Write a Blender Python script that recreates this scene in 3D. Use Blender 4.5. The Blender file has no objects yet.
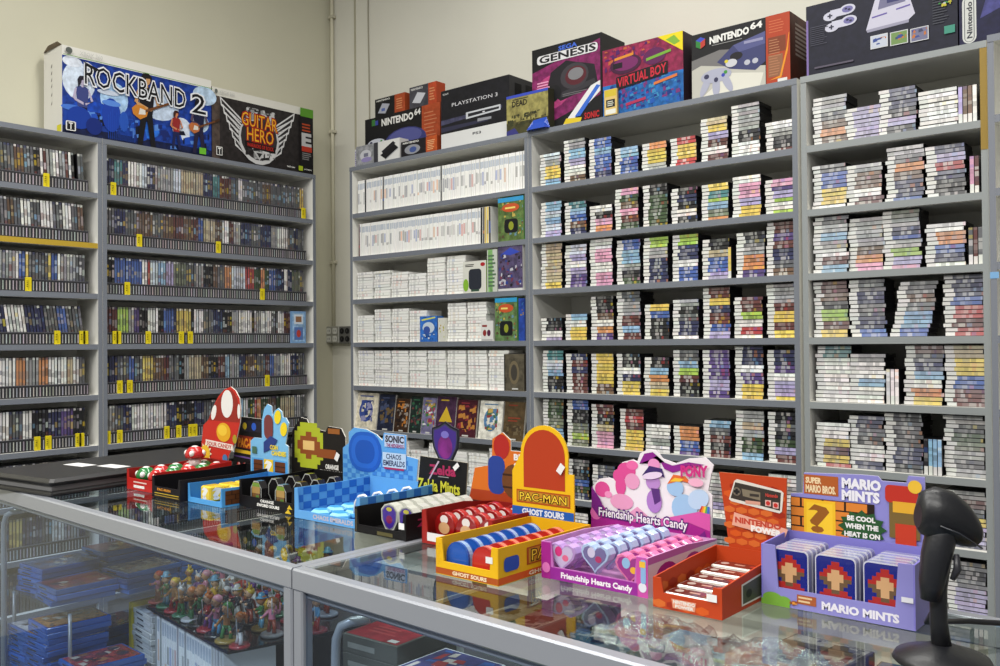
import bpy, math, random
from mathutils import Vector, Matrix

# ------------------------------------------------------------------ camera, world, lights, exposure
scene = bpy.context.scene
COL = scene.collection
F = Vector((-0.64575, 0.76345, 0.011873)).normalized()
FOC, EYE = 907.06, Vector((0, 0, 1.37))
ROLL = -0.0081968
_R = Vector((F.y, -F.x, 0)).normalized(); _U = _R.cross(F)
RT = (_R * math.cos(ROLL) + _U * math.sin(ROLL)).normalized()
UP = (_U * math.cos(ROLL) - _R * math.sin(ROLL)).normalized()
cd = bpy.data.cameras.new('camera'); cam = bpy.data.objects.new('camera', cd); COL.objects.link(cam)
cd.sensor_width = 36; cd.lens = FOC / 1000 * 36; cd.clip_start = .02
m = Matrix((RT, UP, -F)).transposed().to_4x4(); m.translation = EYE
cam.matrix_world = m
scene.camera = cam
scene.view_settings.view_transform = 'Standard'
scene.view_settings.look = 'None'
scene.view_settings.exposure = 0.18
scene.view_settings.gamma = 1
scene.view_settings.use_curve_mapping = False

world = bpy.data.worlds.new('room_light'); scene.world = world; world.use_nodes = True
bg = world.node_tree.nodes['Background']; bg.inputs[0].default_value = (1.0, .98, .94, 1); bg.inputs[1].default_value = .22

def area(name, loc, sx, sy, power, aim=(0, 0, -1), col=(1, .98, .93)):
    l = bpy.data.lights.new(name, 'AREA'); l.shape = 'RECTANGLE'; l.size = sx; l.size_y = sy; l.energy = power; l.color = col
    o = bpy.data.objects.new(name, l); COL.objects.link(o); o.location = loc
    o.rotation_euler = Vector(aim).to_track_quat('-Z', 'Y').to_euler()
    return o
area('ceiling_tube_light', (-2.9, .25, 4.1), 2.4, .25, 66)
area('ceiling_tube_light', (-.4, .1, 4.1), 2.4, .25, 36)
area('ceiling_tube_light', (-1.6, 2.1, 4.15), 3.2, .25, 72)
area('ceiling_tube_light', (-2.2, -1.7, 3.6), 2.4, .3, 124)
area('ceiling_tube_light', (.6, -1.9, 3.6), 2.4, .3, 130)

# ------------------------------------------------------------------ helpers
rnd = random.Random(7)
def c(r, g=None, b=None, a=1.0):
    if g is None: g = b = r
    f = lambda v: (v / 255 / 12.92) if v <= 10 else ((v / 255 + .055) / 1.055) ** 2.4
    return (f(r), f(g), f(b), a)
def vary(col, k=.12, r=rnd):
    f = 1 + r.uniform(-k, k)
    return tuple(max(0, min(1, x * f * (1 + r.uniform(-k, k) * .4))) for x in col[:3]) + (col[3],)
def ray(px, py): return F + RT * ((px - 500) / FOC) + UP * ((333 - py) / FOC)
def on_y(px, py, Y): d = ray(px, py); return EYE + d * (Y / d.y)
def on_x(px, py, X): d = ray(px, py); return EYE + d * (X / d.x)
def on_z(px, py, Z): d = ray(px, py); return EYE + d * ((Z - EYE.z) / d.z)
def to_px(p):
    q = Vector(p) - EYE; z = q.dot(F)
    return (500 + FOC * q.dot(RT) / z, 333 - FOC * q.dot(UP) / z, z)

def node_mat(name, rough=.5, metal=0.0, mottle=0.0, coat=0.0, bump=0.0, spec=.5):
    mt = bpy.data.materials.new(name); mt.use_nodes = True
    nt = mt.node_tree; b = nt.nodes['Principled BSDF']
    at = nt.nodes.new('ShaderNodeVertexColor'); at.layer_name = 'Col'
    b.inputs['Roughness'].default_value = rough; b.inputs['Metallic'].default_value = metal
    b.inputs['Coat Weight'].default_value = coat
    b.inputs['Specular IOR Level'].default_value = spec
    tc = nt.nodes.new('ShaderNodeTexCoord')
    if mottle:
        n = nt.nodes.new('ShaderNodeTexNoise'); n.inputs['Scale'].default_value = mottle; n.inputs['Detail'].default_value = 4
        nt.links.new(tc.outputs['Object'], n.inputs['Vector'])
        ramp = nt.nodes.new('ShaderNodeMapRange'); ramp.inputs[1].default_value = .35; ramp.inputs[2].default_value = .65
        ramp.inputs[3].default_value = .6; ramp.inputs[4].default_value = 1.45
        nt.links.new(n.outputs['Fac'], ramp.inputs[0])
        mul = nt.nodes.new('ShaderNodeVectorMath'); mul.operation = 'SCALE'
        nt.links.new(at.outputs['Color'], mul.inputs[0]); nt.links.new(ramp.outputs[0], mul.inputs['Scale'])
        mx = nt.nodes.new('ShaderNodeMix'); mx.data_type = 'RGBA'
        nt.links.new(at.outputs['Alpha'], mx.inputs[0]); nt.links.new(mul.outputs[0], mx.inputs[6]); nt.links.new(at.outputs['Color'], mx.inputs[7])
        nt.links.new(mx.outputs[2], b.inputs['Base Color'])
    else:
        nt.links.new(at.outputs['Color'], b.inputs['Base Color'])
    if bump:
        n2 = nt.nodes.new('ShaderNodeTexNoise'); n2.inputs['Scale'].default_value = 220
        nt.links.new(tc.outputs['Object'], n2.inputs['Vector'])
        bp = nt.nodes.new('ShaderNodeBump'); bp.inputs['Strength'].default_value = bump; bp.inputs['Distance'].default_value = .001
        nt.links.new(n2.outputs['Fac'], bp.inputs['Height']); nt.links.new(bp.outputs[0], b.inputs['Normal'])
    return mt
CARD = node_mat('printed_card', .5, mottle=38, spec=.25)
PLASTIC = node_mat('case_plastic', .33, mottle=90)
LAMINATE = node_mat('laminate_board', .5, mottle=12, bump=.15)
GLOSSY = node_mat('painted_tin', .2, coat=.4, mottle=60)
METAL = node_mat('brushed_aluminium', .3, metal=.35, mottle=30)
RUBBER = node_mat('black_plastic', .38, mottle=50, bump=.2)

def wall_mat(name, col):
    mt = bpy.data.materials.new(name); mt.use_nodes = True; nt = mt.node_tree; b = nt.nodes['Principled BSDF']
    b.inputs['Roughness'].default_value = .75
    tc = nt.nodes.new('ShaderNodeTexCoord'); n = nt.nodes.new('ShaderNodeTexNoise'); n.inputs['Scale'].default_value = 1.3; n.inputs['Detail'].default_value = 6
    nt.links.new(tc.outputs['Object'], n.inputs['Vector'])
    cr = nt.nodes.new('ShaderNodeValToRGB'); cr.color_ramp.elements[0].position = .3; cr.color_ramp.elements[1].position = .75
    cr.color_ramp.elements[0].color = tuple(x * .93 for x in col[:3]) + (1,); cr.color_ramp.elements[1].color = tuple(min(1, x * 1.04) for x in col[:3]) + (1,)
    nt.links.new(n.outputs['Fac'], cr.inputs[0]); nt.links.new(cr.outputs[0], b.inputs['Base Color'])
    n2 = nt.nodes.new('ShaderNodeTexNoise'); n2.inputs['Scale'].default_value = 60; n2.inputs['Detail'].default_value = 5
    nt.links.new(tc.outputs['Object'], n2.inputs['Vector'])
    bp = nt.nodes.new('ShaderNodeBump'); bp.inputs['Strength'].default_value = .12; bp.inputs['Distance'].default_value = .004
    nt.links.new(n2.outputs['Fac'], bp.inputs['Height']); nt.links.new(bp.outputs[0], b.inputs['Normal'])
    return mt
def glass_mat(name, tint, gloss_rough=.0, ior=1.5, haze=0.0, wavy=0):
    mt = bpy.data.materials.new(name); mt.use_nodes = True; nt = mt.node_tree
    for n in list(nt.nodes): nt.nodes.remove(n)
    out = nt.nodes.new('ShaderNodeOutputMaterial'); tr = nt.nodes.new('ShaderNodeBsdfTransparent'); tr.inputs[0].default_value = tint
    gl = nt.nodes.new('ShaderNodeBsdfGlossy'); gl.inputs['Roughness'].default_value = gloss_rough; gl.inputs['Color'].default_value = (1, 1, 1, 1)
    fr = nt.nodes.new('ShaderNodeFresnel'); fr.inputs['IOR'].default_value = ior
    mx = nt.nodes.new('ShaderNodeMixShader')
    ge = nt.nodes.new('ShaderNodeNewGeometry'); inv = nt.nodes.new('ShaderNodeMath'); inv.operation = 'SUBTRACT'; inv.inputs[0].default_value = 1
    nt.links.new(ge.outputs['Backfacing'], inv.inputs[1]); mu = nt.nodes.new('ShaderNodeMath'); mu.operation = 'MULTIPLY'
    nt.links.new(fr.outputs[0], mu.inputs[0]); nt.links.new(inv.outputs[0], mu.inputs[1]); nt.links.new(mu.outputs[0], mx.inputs[0]); nt.links.new(tr.outputs[0], mx.inputs[1]); nt.links.new(gl.outputs[0], mx.inputs[2])
    last = mx
    if haze:
        df = nt.nodes.new('ShaderNodeBsdfDiffuse'); df.inputs[0].default_value = (.6, .62, .65, 1)
        m2 = nt.nodes.new('ShaderNodeMixShader'); m2.inputs[0].default_value = haze
        nt.links.new(mx.outputs[0], m2.inputs[1]); nt.links.new(df.outputs[0], m2.inputs[2]); last = m2
    if wavy:
        tc = nt.nodes.new('ShaderNodeTexCoord'); n2 = nt.nodes.new('ShaderNodeTexNoise'); n2.inputs['Scale'].default_value = wavy; n2.inputs['Detail'].default_value = 5
        nt.links.new(tc.outputs['Object'], n2.inputs['Vector'])
        bp = nt.nodes.new('ShaderNodeBump'); bp.inputs['Strength'].default_value = 1; bp.inputs['Distance'].default_value = .02
        nt.links.new(n2.outputs['Fac'], bp.inputs['Height']); nt.links.new(bp.outputs[0], gl.inputs['Normal'])
    nt.links.new(last.outputs[0], out.inputs[0])
    return mt
GLASS_TOP = glass_mat('counter_top_glass', (.86, .9, .88, 1), .015, 1.5, haze=.003)
GLASS_FRONT = glass_mat('counter_front_glass', (.82, .88, .95, 1), .02, 1.36, haze=.012)
BAG = glass_mat('clear_plastic_film', (.92, .93, .95, 1), .1, 2.3, haze=.16, wavy=45)

ALBEDO = dict(printed_card=.84, painted_tin=.82)
class MB:
    def __init__(s): s.v = []; s.f = []; s.c = []; s.sm = []
    def face(s, pts, col, smooth=False):
        i = len(s.v); s.v += [tuple(p) for p in pts]; s.f.append(tuple(range(i, i + len(pts)))); s.c.append(col); s.sm.append(smooth)
    def box(s, a, b, col, cols=None, M=None):
        """axis box from a to b; cols may override faces by key: x0 x1 y0 y1 z0 z1"""
        x0, y0, z0 = a; x1, y1, z1 = b; cols = cols or {}
        P = [(x0, y0, z0), (x1, y0, z0), (x1, y1, z0), (x0, y1, z0), (x0, y0, z1), (x1, y0, z1), (x1, y1, z1), (x0, y1, z1)]
        if M is not None: P = [tuple(M @ Vector(p)) for p in P]
        i = len(s.v); s.v += P
        for k, q in (('z0', (0, 3, 2, 1)), ('z1', (4, 5, 6, 7)), ('y0', (0, 1, 5, 4)), ('y1', (2, 3, 7, 6)), ('x0', (3, 0, 4, 7)), ('x1', (1, 2, 6, 5))):
            s.f.append(tuple(i + j for j in q)); s.c.append(cols.get(k, col)); s.sm.append(False)
    def bbox(s, a, b, col, r=.003, M=None, cols=None):
        """box with bevelled vertical and horizontal edges (chamfer r)"""
        x0, y0, z0 = a; x1, y1, z1 = b
        ring = lambda i: [(x0 + i + r, y0 + i), (x1 - i - r, y0 + i), (x1 - i, y0 + i + r), (x1 - i, y1 - i - r), (x1 - i - r, y1 - i), (x0 + i + r, y1 - i), (x0 + i, y1 - i - r), (x0 + i, y0 + i + r)]
        s.loft([[(x, y, z) for x, y in ring(i)] for i, z in ((r, z0), (0, z0 + r), (0, z1 - r), (r, z1))], col, M=M, caps=True)
    def loft(s, rings, col, M=None, caps=True, smooth=False, closed=True):
        n = len(rings[0]); i = len(s.v)
        for r in rings:
            for p in r: s.v.append(tuple(M @ Vector(p)) if M is not None else tuple(p))
        for a in range(len(rings) - 1):
            cc = col[a] if isinstance(col, list) else col
            for b in range(n if closed else n - 1):
                b2 = (b + 1) % n
                s.f.append((i + a * n + b, i + a * n + b2, i + (a + 1) * n + b2, i + (a + 1) * n + b)); s.c.append(cc); s.sm.append(smooth)
        if caps:
            s.f.append(tuple(i + b for b in reversed(range(n)))); s.c.append(col[0] if isinstance(col, list) else col); s.sm.append(False)
            k = i + (len(rings) - 1) * n
            s.f.append(tuple(k + b for b in range(n))); s.c.append(col[-1] if isinstance(col, list) else col); s.sm.append(False)
    def lathe(s, prof, col, M=None, n=16, caps=True, smooth=True):
        s.loft([[(r * math.cos(2 * math.pi * k / n), r * math.sin(2 * math.pi * k / n), z) for k in range(n)] for r, z in prof], col, M, caps, smooth)
    def ball(s, ctr, rad, col, n=12, m=8, M=None):
        rx, ry, rz = rad if isinstance(rad, (tuple, list)) else (rad,) * 3
        rings = []
        for a in range(m + 1):
            t = -math.pi / 2 + math.pi * a / m; q = max(.02, math.cos(t))
            rings.append([(ctr[0] + rx * q * math.cos(2 * math.pi * k / n), ctr[1] + ry * q * math.sin(2 * math.pi * k / n), ctr[2] + rz * math.sin(t)) for k in range(n)])
        s.loft(rings, col, M, True, True)
    def tube(s, pts, r, col, n=8, caps=True):
        pts = [Vector(p) for p in pts]; rs = r if isinstance(r, (list, tuple)) else [r] * len(pts)
        d0 = (pts[1] - pts[0]).normalized(); a = d0.orthogonal().normalized(); rings = []
        for i, p in enumerate(pts):
            d = (pts[min(i + 1, len(pts) - 1)] - pts[max(i - 1, 0)]).normalized()
            a = (a - d * a.dot(d)).normalized(); b = d.cross(a)
            rings.append([tuple(p + (a * math.cos(2 * math.pi * k / n) + b * math.sin(2 * math.pi * k / n)) * rs[i]) for k in range(n)])
        s.loft(rings, col, None, caps, True)
    def slab(s, poly, fr, th, col, side=None, back=None):
        """poly of (u,v) in frame fr given thickness th behind the frame plane"""
        A = [fr.p(u, v, 0) for u, v in poly]; B = [fr.p(u, v, -th) for u, v in poly]; n = len(poly)
        s.face(A, col); s.face(B[::-1], back or side or col)
        for i in range(n): s.face([A[i], B[i], B[(i + 1) % n], A[(i + 1) % n]][::1], side or col)
    def build(s, name, mat, parent=None, loc=None):
        me = bpy.data.meshes.new(name); v = s.v
        if loc is not None: L = Vector(loc); v = [tuple(Vector(p) - L) for p in v]
        me.from_pydata(v, [], s.f); at = me.color_attributes.new('Col', 'FLOAT_COLOR', 'CORNER')
        buf = []
        k = ALBEDO.get(mat.name, 1)
        for f, cc in zip(s.f, s.c): buf += [cc[0] * k, cc[1] * k, cc[2] * k, cc[3]] * len(f)
        at.data.foreach_set('color', buf); me.polygons.foreach_set('use_smooth', s.sm)
        me.materials.append(mat); me.update()
        o = bpy.data.objects.new(name, me); COL.objects.link(o)
        if loc is not None: o.location = loc
        if parent is not None:
            o.parent = parent
            if loc is None: o.location = -Vector(parent.location)
            else: o.location = Vector(loc) - Vector(parent.location)
        return o

class Frame:
    """a flat face in the place: origin o, directions u and v in metres, w x h its size"""
    def __init__(s, o, u, v, w=1, h=1): s.o = Vector(o); s.u = Vector(u).normalized(); s.v = Vector(v).normalized(); s.n = s.u.cross(s.v); s.w = w; s.h = h
    def p(s, a, b, d=0): return tuple(s.o + s.u * (a * s.w) + s.v * (b * s.h) + s.n * d)
LAY = .00035
_tc = {}
def text_geo(txt, bold=.02):
    k = (txt, bold)
    if k not in _tc:
        cu = bpy.data.curves.new('t', 'FONT'); cu.body = txt; cu.offset = bold; cu.resolution_u = 2; cu.fill_mode = 'FRONT'
        ob = bpy.data.objects.new('t', cu); me = bpy.data.meshes.new_from_object(ob)
        vs = [(v.co.x, v.co.y) for v in me.vertices]; fs = [tuple(p.vertices) for p in me.polygons]
        if bold == 0: x0 = min(v[0] for v in vs); x1 = max(v[0] for v in vs); y0 = min(v[1] for v in vs); y1 = max(v[1] for v in vs)
        else: x0, x1, y0, y1 = text_geo(txt, 0)[2]
        _tc[k] = ([((a - x0) / (x1 - x0), (b - y0) / (y1 - y0)) for a, b in vs], fs, (x0, x1, y0, y1))
        bpy.data.objects.remove(ob); bpy.data.curves.remove(cu); bpy.data.meshes.remove(me)
    return _tc[k]
class Art:
    """draws print on a face, later calls lie on top"""
    def __init__(s, mb, fr): s.mb = mb; s.fr = fr; s.d = LAY
    def poly(s, pts, col): s.mb.face([s.fr.p(a, b, s.d) for a, b in pts], col); s.d += LAY * .35; return s
    def rect(s, a, b, x, y, col): return s.poly([(a, b), (x, b), (x, y), (a, y)], col)
    def ell(s, cx, cy, rx, ry, col, n=18, rot=0):
        P = []
        for k in range(n):
            t = 2 * math.pi * k / n; x = rx * math.cos(t); y = ry * math.sin(t)
            P.append((cx + x * math.cos(rot) - y * math.sin(rot), cy + x * math.sin(rot) + y * math.cos(rot)))
        return s.poly(P, col)
    def rrect(s, a, b, x, y, r, col, n=4):
        ry = r * s.fr.w / s.fr.h; P = []
        for cx, cy, t0 in ((x - r, y - ry, 0), (a + r, y - ry, 90), (a + r, b + ry, 180), (x - r, b + ry, 270)):
            for k in range(n + 1):
                t = math.radians(t0 + 90 * k / n); P.append((cx + r * math.cos(t), cy + ry * math.sin(t)))
        return s.poly(P, col)
    def text(s, txt, a, b, x, y, col, bold=.02, slope=0, slant=0):
        vs, fs, _ = text_geo(txt, bold)
        for f in fs:
            s.mb.face([s.fr.p(a + (x - a) * vs[i][0] + slant * vs[i][1], b + (y - b) * vs[i][1] + slope * vs[i][0], s.d) for i in f], col)
        s.d += LAY * .5; return s
    def lines(s, a, b, x, y, n, col, fill=.5, r=rnd):
        for k in range(n):
            t = b + (y - b) * (k + .2) / n; e = x - (x - a) * r.uniform(0, .35)
            s.mb.face([s.fr.p(q, w, s.d) for q, w in ((a, t), (e, t), (e, t + (y - b) / n * fill), (a, t + (y - b) / n * fill))], col)
        s.d += LAY * .5; return s
    def specks(s, a, b, x, y, n, cols, sz=.03, r=rnd):
        for k in range(n):
            u, v = r.uniform(a, x), r.uniform(b, y); w, h = sz * r.uniform(.4, 1.3), sz * r.uniform(.4, 1.3) * s.fr.w / s.fr.h
            u2, v2 = min(x, u + w), min(y, v + h)
            s.mb.face([s.fr.p(q, t, s.d + LAY * .02 * k) for q, t in ((u, v), (u2, v + .2 * (v2 - v)), (u2 - .3 * (u2 - u), v2), (u, v2 - .2 * (v2 - v)))], r.choice(cols))
        s.d += LAY * .02 * n + LAY * .3; return s

def sub(name, mb, mat, part):
    o = mb.build(name, mat); o.parent = part
    return o
def tag(o, label=None, cat=None, group=None, kind=None):
    if label: o['label'] = label
    if cat: o['category'] = cat
    if group: o['group'] = group
    if kind: o['kind'] = kind
    return o
def empty(name, loc, label, cat, group=None, rz=0):
    o = bpy.data.objects.new(name, None); COL.objects.link(o); o.location = loc; o.rotation_euler.z = rz; o.empty_display_size = .05
    return tag(o, label, cat, group)
def front_frame(x0, x1, y, z0, z1): return Frame((x0, y, z0), (1, 0, 0), (0, 0, 1), x1 - x0, z1 - z0)     # faces -Y
def right_frame(x, y0, y1, z0, z1): return Frame((x, y0, z0), (0, 1, 0), (0, 0, 1), y1 - y0, z1 - z0)     # faces +X
def left_frame(x, y0, y1, z0, z1): return Frame((x, y1, z0), (0, -1, 0), (0, 0, 1), y1 - y0, z1 - z0)     # faces -X
def top_frame(x0, x1, y0, y1, z): return Frame((x0, y0, z), (1, 0, 0), (0, 1, 0), x1 - x0, y1 - y0)       # faces up

WHITE = c(236, 236, 232); BLACK = c(22, 22, 25); GREY = c(128, 130, 134)
ORD = ['zeroth', 'first', 'second', 'third', 'fourth', 'fifth', 'sixth', 'seventh', 'eighth', 'ninth', 'tenth', 'eleventh', 'twelfth', 'thirteenth', 'fourteenth', 'fifteenth', 'sixteenth', 'seventeenth', 'eighteenth', 'nineteenth', 'twentieth']
TENS = {2: 'twenty', 3: 'thirty', 4: 'forty', 5: 'fifty', 6: 'sixty', 7: 'seventy', 8: 'eighty', 9: 'ninety'}
def ordw(n):
    if n <= 20: return ORD[n]
    t, u = divmod(n, 10)
    return TENS[t] + '-' + ORD[u] if u else {2: 'twentieth', 3: 'thirtieth', 4: 'fortieth', 5: 'fiftieth', 6: 'sixtieth', 7: 'seventieth', 8: 'eightieth', 9: 'ninetieth'}[t]

# ------------------------------------------------------------------ room shell
WX, WY, CEIL = -4.665, 3.82, 4.4
SPC, Z0 = .25, 1.384
lev = lambda k: Z0 + SPC * k
def structure(name, mb, mat): o = mb.build(name, mat); o['kind'] = 'structure'; return o
WALL = wall_mat('painted_wall', c(196, 193, 172)); WALL2 = wall_mat('painted_wall_back', c(214, 212, 200)); FLOOR = wall_mat('concrete_floor', c(70, 74, 82))
b = MB(); b.box((WX - .1, -2.5, 0), (WX, WY + .1, CEIL), WHITE); structure('wall_left', b, WALL)
b = MB(); b.box((WX, WY, 0), (2.5, WY + .1, CEIL), WHITE); structure('wall_back', b, WALL2)
b = MB(); b.box((WX - .1, -7, -.1), (2.5, WY + .1, 0), WHITE); structure('floor', b, FLOOR)
b = MB(); xs = on_y(355.5, 60, WY).x; b.box((xs - .006, WY - .006, 0), (xs + .006, WY, CEIL), c(170, 166, 145)); structure('trim_1', b, LAMINATE)

# conduit down the corner and the power outlets it feeds
ce = on_y(332.5, 335, WY - .03)
t = empty('electrical_conduit', (ce.x, WY - .02, 0), 'pale painted conduit running down the wall corner to the outlet boxes', 'conduit')
b = MB(); b.tube([(ce.x - .0, WY - .02, 1.47), (ce.x, WY - .02, CEIL - .02)], .011, c(205, 201, 178), 10); b.build('pipe', LAMINATE, t)
for z in (1.9, 2.75, 3.5): b = MB(); b.box((ce.x - .022, WY - .032, z), (ce.x + .022, WY - .004, z + .018), c(188, 184, 164)); b.build('clamp', LAMINATE, t)
def outlet(px0, px1, label, col, dark):
    p0 = on_y(px0, 335, WY - .05); p1 = on_y(px1, 335, WY - .05)
    t = empty('power_outlet', ((p0.x + p1.x) / 2, WY - .025, p0.z - .055), label, 'outlet')
    b = MB(); b.bbox((p0.x, WY - .05, p0.z - .055), (p1.x, WY - .002, p0.z + .055), col, .005); jb = b.build('junction_box', METAL, t)
    b = MB(); fr = front_frame(p0.x, p1.x, WY - .052, p0.z - .055, p0.z + .055)
    for i in (0, 1):
        for j in (0, 1):
            a = Art(b, fr)
            if dark: a.ell(.27 + .46 * i, .27 + .46 * j, .19, .17, BLACK); a.rect(.2 + .46 * i, .22 + .46 * j, .24 + .46 * i, .34 + .46 * j, c(90))
            else: a.rrect(.1 + .46 * i, .1 + .46 * j, .44 + .46 * i, .44 + .46 * j, .06, c(215, 215, 208)); a.rect(.2 + .46 * i, .22 + .46 * j, .23 + .46 * i, .34 + .46 * j, BLACK); a.rect(.31 + .46 * i, .22 + .46 * j, .34 + .46 * i, .34 + .46 * j, BLACK)
    sub('sockets', b, CARD, jb)
outlet(325.5, 338.5, 'grey outlet box with four pale sockets below the corner conduit', c(150, 150, 142), False)
outlet(339, 350.5, 'dark outlet box with four black sockets beside the tall bookcase', c(105, 105, 102), True)
b = MB(); xw = on_y(369.5, 60, WY).x
b.tube([(xw + .004 * math.sin(z * 5), WY - .006, z) for z in [1.9 + .12 * i for i in range(21)]], .004, c(150, 146, 128), 6)
tag(b.build('thin_cable', LAMINATE), 'thin pale cable running up the back wall behind the small boxes', 'cable')

# ------------------------------------------------------------------ bookcases
PANEL = c(232, 231, 224); EDGE = c(112, 117, 126); EDGE2 = c(140, 145, 146)
def bookcase(kind, lo, hi, front, depth, label, edge=EDGE, yellow=None, top_k=4, low_k=-5, levels=None, ytape=None, trim=.022):
    """kind 'back' stands along x facing -Y, 'left' stands along y facing +X"""
    if kind == 'back':
        base = ((lo + hi) / 2, front + depth / 2, 0)
        def bx(mb, a0, a1, d0, d1, z0, z1, fc): mb.box((a0, front + d0, z0), (a1, front + d1, z1), PANEL, {'y0': fc, **({'z1': EDGE} if z1 > lev(top_k) - .01 else {})})
    else:
        base = (front - depth / 2, (lo + hi) / 2, 0)
        def bx(mb, a0, a1, d0, d1, z0, z1, fc): mb.box((front - d1, a0, z0), (front - d0, a1, z1), PANEL, {'x1': fc, **({'z1': EDGE} if z1 > lev(top_k) - .01 else {})})
    t = empty('bookcase', base, label, 'bookcase', 'tall game bookcases')
    for a0, a1 in ((lo, lo + trim), (hi - trim, hi)):
        mb = MB(); bx(mb, a0, a1, 0, depth, 0, lev(top_k), edge); mb.build('side_panel', LAMINATE, t)
    mb = MB(); bx(mb, lo + trim, hi - trim, depth - .006, depth, .05, lev(top_k) - .001, PANEL); mb.build('back_panel', LAMINATE, t)
    for k in range(low_k, top_k + 1):
        mb = MB(); z = lev(k)
        if k == top_k: bx(mb, lo, hi, -.002, depth, z, z + .024, edge); mb.build('top_board', LAMINATE, t)
        else:
            o = None; bx(mb, lo + trim, hi - trim, .001, depth - .006, z - .026, z, c(178, 148, 40) if k == yellow else edge); o = mb.build('shelf', LAMINATE, t)
            if k == yellow: o['label'] = 'shelf with a yellow front edge'
    mb = MB(); bx(mb, lo + trim, hi - trim, .03, .045, 0, lev(low_k) - .026, edge); mb.build('kick_board', LAMINATE, t)
    return t
LX = -4.417; BY = 3.482
bookcase('left', .86, 2.165, LX, .235, 'tall grey-edged bookcase at the far left, cut by the picture edge', yellow=2)
bookcase('left', 2.167, 3.492, LX, .235, 'tall grey-edged bookcase of dark cases beside the room corner')
bookcase('back', -4.088, -2.757, BY, .325, 'tall grey-edged bookcase of white cases right of the corner outlets')
bookcase('back', -2.755, -1.402, BY, .325, 'wide middle bookcase of coloured case stacks below the large console boxes')
tc3 = bookcase('back', -1.388, -.728, BY, .325, 'narrow bookcase with a yellow taped upright near the right edge', edge=EDGE2)
b = MB(); b.box((-.7505, BY - .001, 2.03), (-.7275, BY, lev(4) + .02), c(140, 112, 22), None); b.build('yellow_tape', LAMINATE, tc3)
t4 = bookcase('back', -.716, .12, BY - .05, .36, 'bookcase cut off by the right edge of the picture', edge=c(120, 124, 134), trim=.02)
b = MB(); b.box((-.717, BY - .0515, 1.578), (-.69, BY - .0505, 1.6), c(120, 170, 215)); b.build('blue_tape', LAMINATE, t4)

# ------------------------------------------------------------------ game cases
PAL = dict(w=(238, 237, 232), g=(165, 166, 166), h=(96, 98, 102), k=(34, 34, 38), n=(45, 50, 92), b=(48, 92, 178), c=(130, 180, 215), t=(60, 130, 135), l=(165, 205, 45),
           G=(62, 84, 52), y=(232, 200, 40), o=(222, 138, 60), r=(186, 42, 44), R=(104, 52, 48), p=(222, 150, 185), v=(88, 62, 135), V=(172, 160, 208), a=(196, 178, 138), B=(112, 84, 62), i=(205, 218, 232), e=(120, 128, 104))
CNAME = dict(w='white', g='grey', h='dark grey', k='black', n='navy', b='blue', c='light blue', t='teal', l='lime', G='dark green', y='yellow', o='orange', r='red', R='dark red', p='pink', v='purple', V='lavender', a='tan', B='brown', i='pale blue', e='olive grey')
specs = []      # every case: dict(M, L, T, D, body, segs, label, group, name, cat)
def mixc(a, b, t): return tuple(x * (1 - t) + y * t for x, y in zip(a[:3], b[:3])) + (1,)
KIND_NAME = dict(dvd='disc_case', wii='console_game_case', white='white_game_case', ds='handheld_game_case')
def spine(kind, ch, r):
    base = vary(c(*PAL[ch]), .18, r); lum = sum(base[:3]) / 3
    base = mixc(base, (lum, lum, lum), .22 if kind == 'ds' else .3)
    if kind == 'dvd': base = tuple(q * .78 for q in base[:3]) + (1,)
    if kind == 'ds':        # white end block then coloured title
        w = vary(c(216, 216, 212), .08, r); dk = vary(c(60, 60, 64), .3, r) if ch in 'wgicyapVlo' else vary(c(225, 225, 220), .1, r)
        acc = mixc(base, vary(c(*PAL[r.choice('wbrnyogvpkc')]), .2, r), .3); dk = mixc(base, dk, r.uniform(.12, .5)); b2 = mixc(base, c(*PAL[r.choice('wghkn')]), .15)
        return [(.24 + r.uniform(-.01, .02), w), (r.uniform(.04, .14), base), (r.uniform(.05, .2), b2), (r.uniform(.06, .2), dk), (r.uniform(.02, .1), base), (r.uniform(.05, .15), acc if r.random() < .5 else dk), (r.uniform(.1, .3), base), (r.uniform(.02, .1), acc if r.random() < .5 else b2)]
    if kind == 'white':
        w = vary(c(234, 234, 230), .04, r); dk = vary(c(*PAL[r.choice('ghkhgnbroaG')]), .2, r); dk = mixc(w, dk, .3)
        return [(.12, w), (.05, dk), (.12, w), (.1 + r.uniform(0, .1), dk), (.14, w), (.08, dk if r.random() < .5 else w), (.39 - .0, w)]
    if kind == 'wii':
        w = vary(base if ch != 'w' else c(236, 236, 233), .03, r); dk = vary(c(*PAL[r.choice('ghngokbr')]), .2, r); dk = tuple(.5 * x + .5 * y for x, y in zip(dk[:3], w)) + (1,)
        return [(.12, w), (.12, w), (.07, dk if r.random() < .4 else w), (.2 + r.uniform(0, .1), dk if r.random() < .6 else w), (.1, w), (.16, c(186, 194, 204) if ch == 'w' else base), (.08, w)]  # grey-blue segment near the top: printed band plus shade painted into the colour
    # dark dvd style
    dk = vary(c(*PAL[r.choice('khnBRh')]), .3, r); lt = vary(c(*PAL[r.choice('gawciy')]), .25, r); lt = mixc(base, lt, r.uniform(.1, .4)); dk = mixc(base, dk, r.uniform(.2, .6)); u = r.uniform
    return [(.3, base), (u(.03, .1), dk), (u(.05, .2), base), (u(.08, .22), lt if ch in 'khnvRBGbr' else dk), (u(.03, .1), base), (u(.05, .12), base if r.random() < .5 else lt), (u(.1, .16), base), (.06, mixc(base, vary(c(*PAL[r.choice('hgwnk')]), .2, r), .6))]
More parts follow.
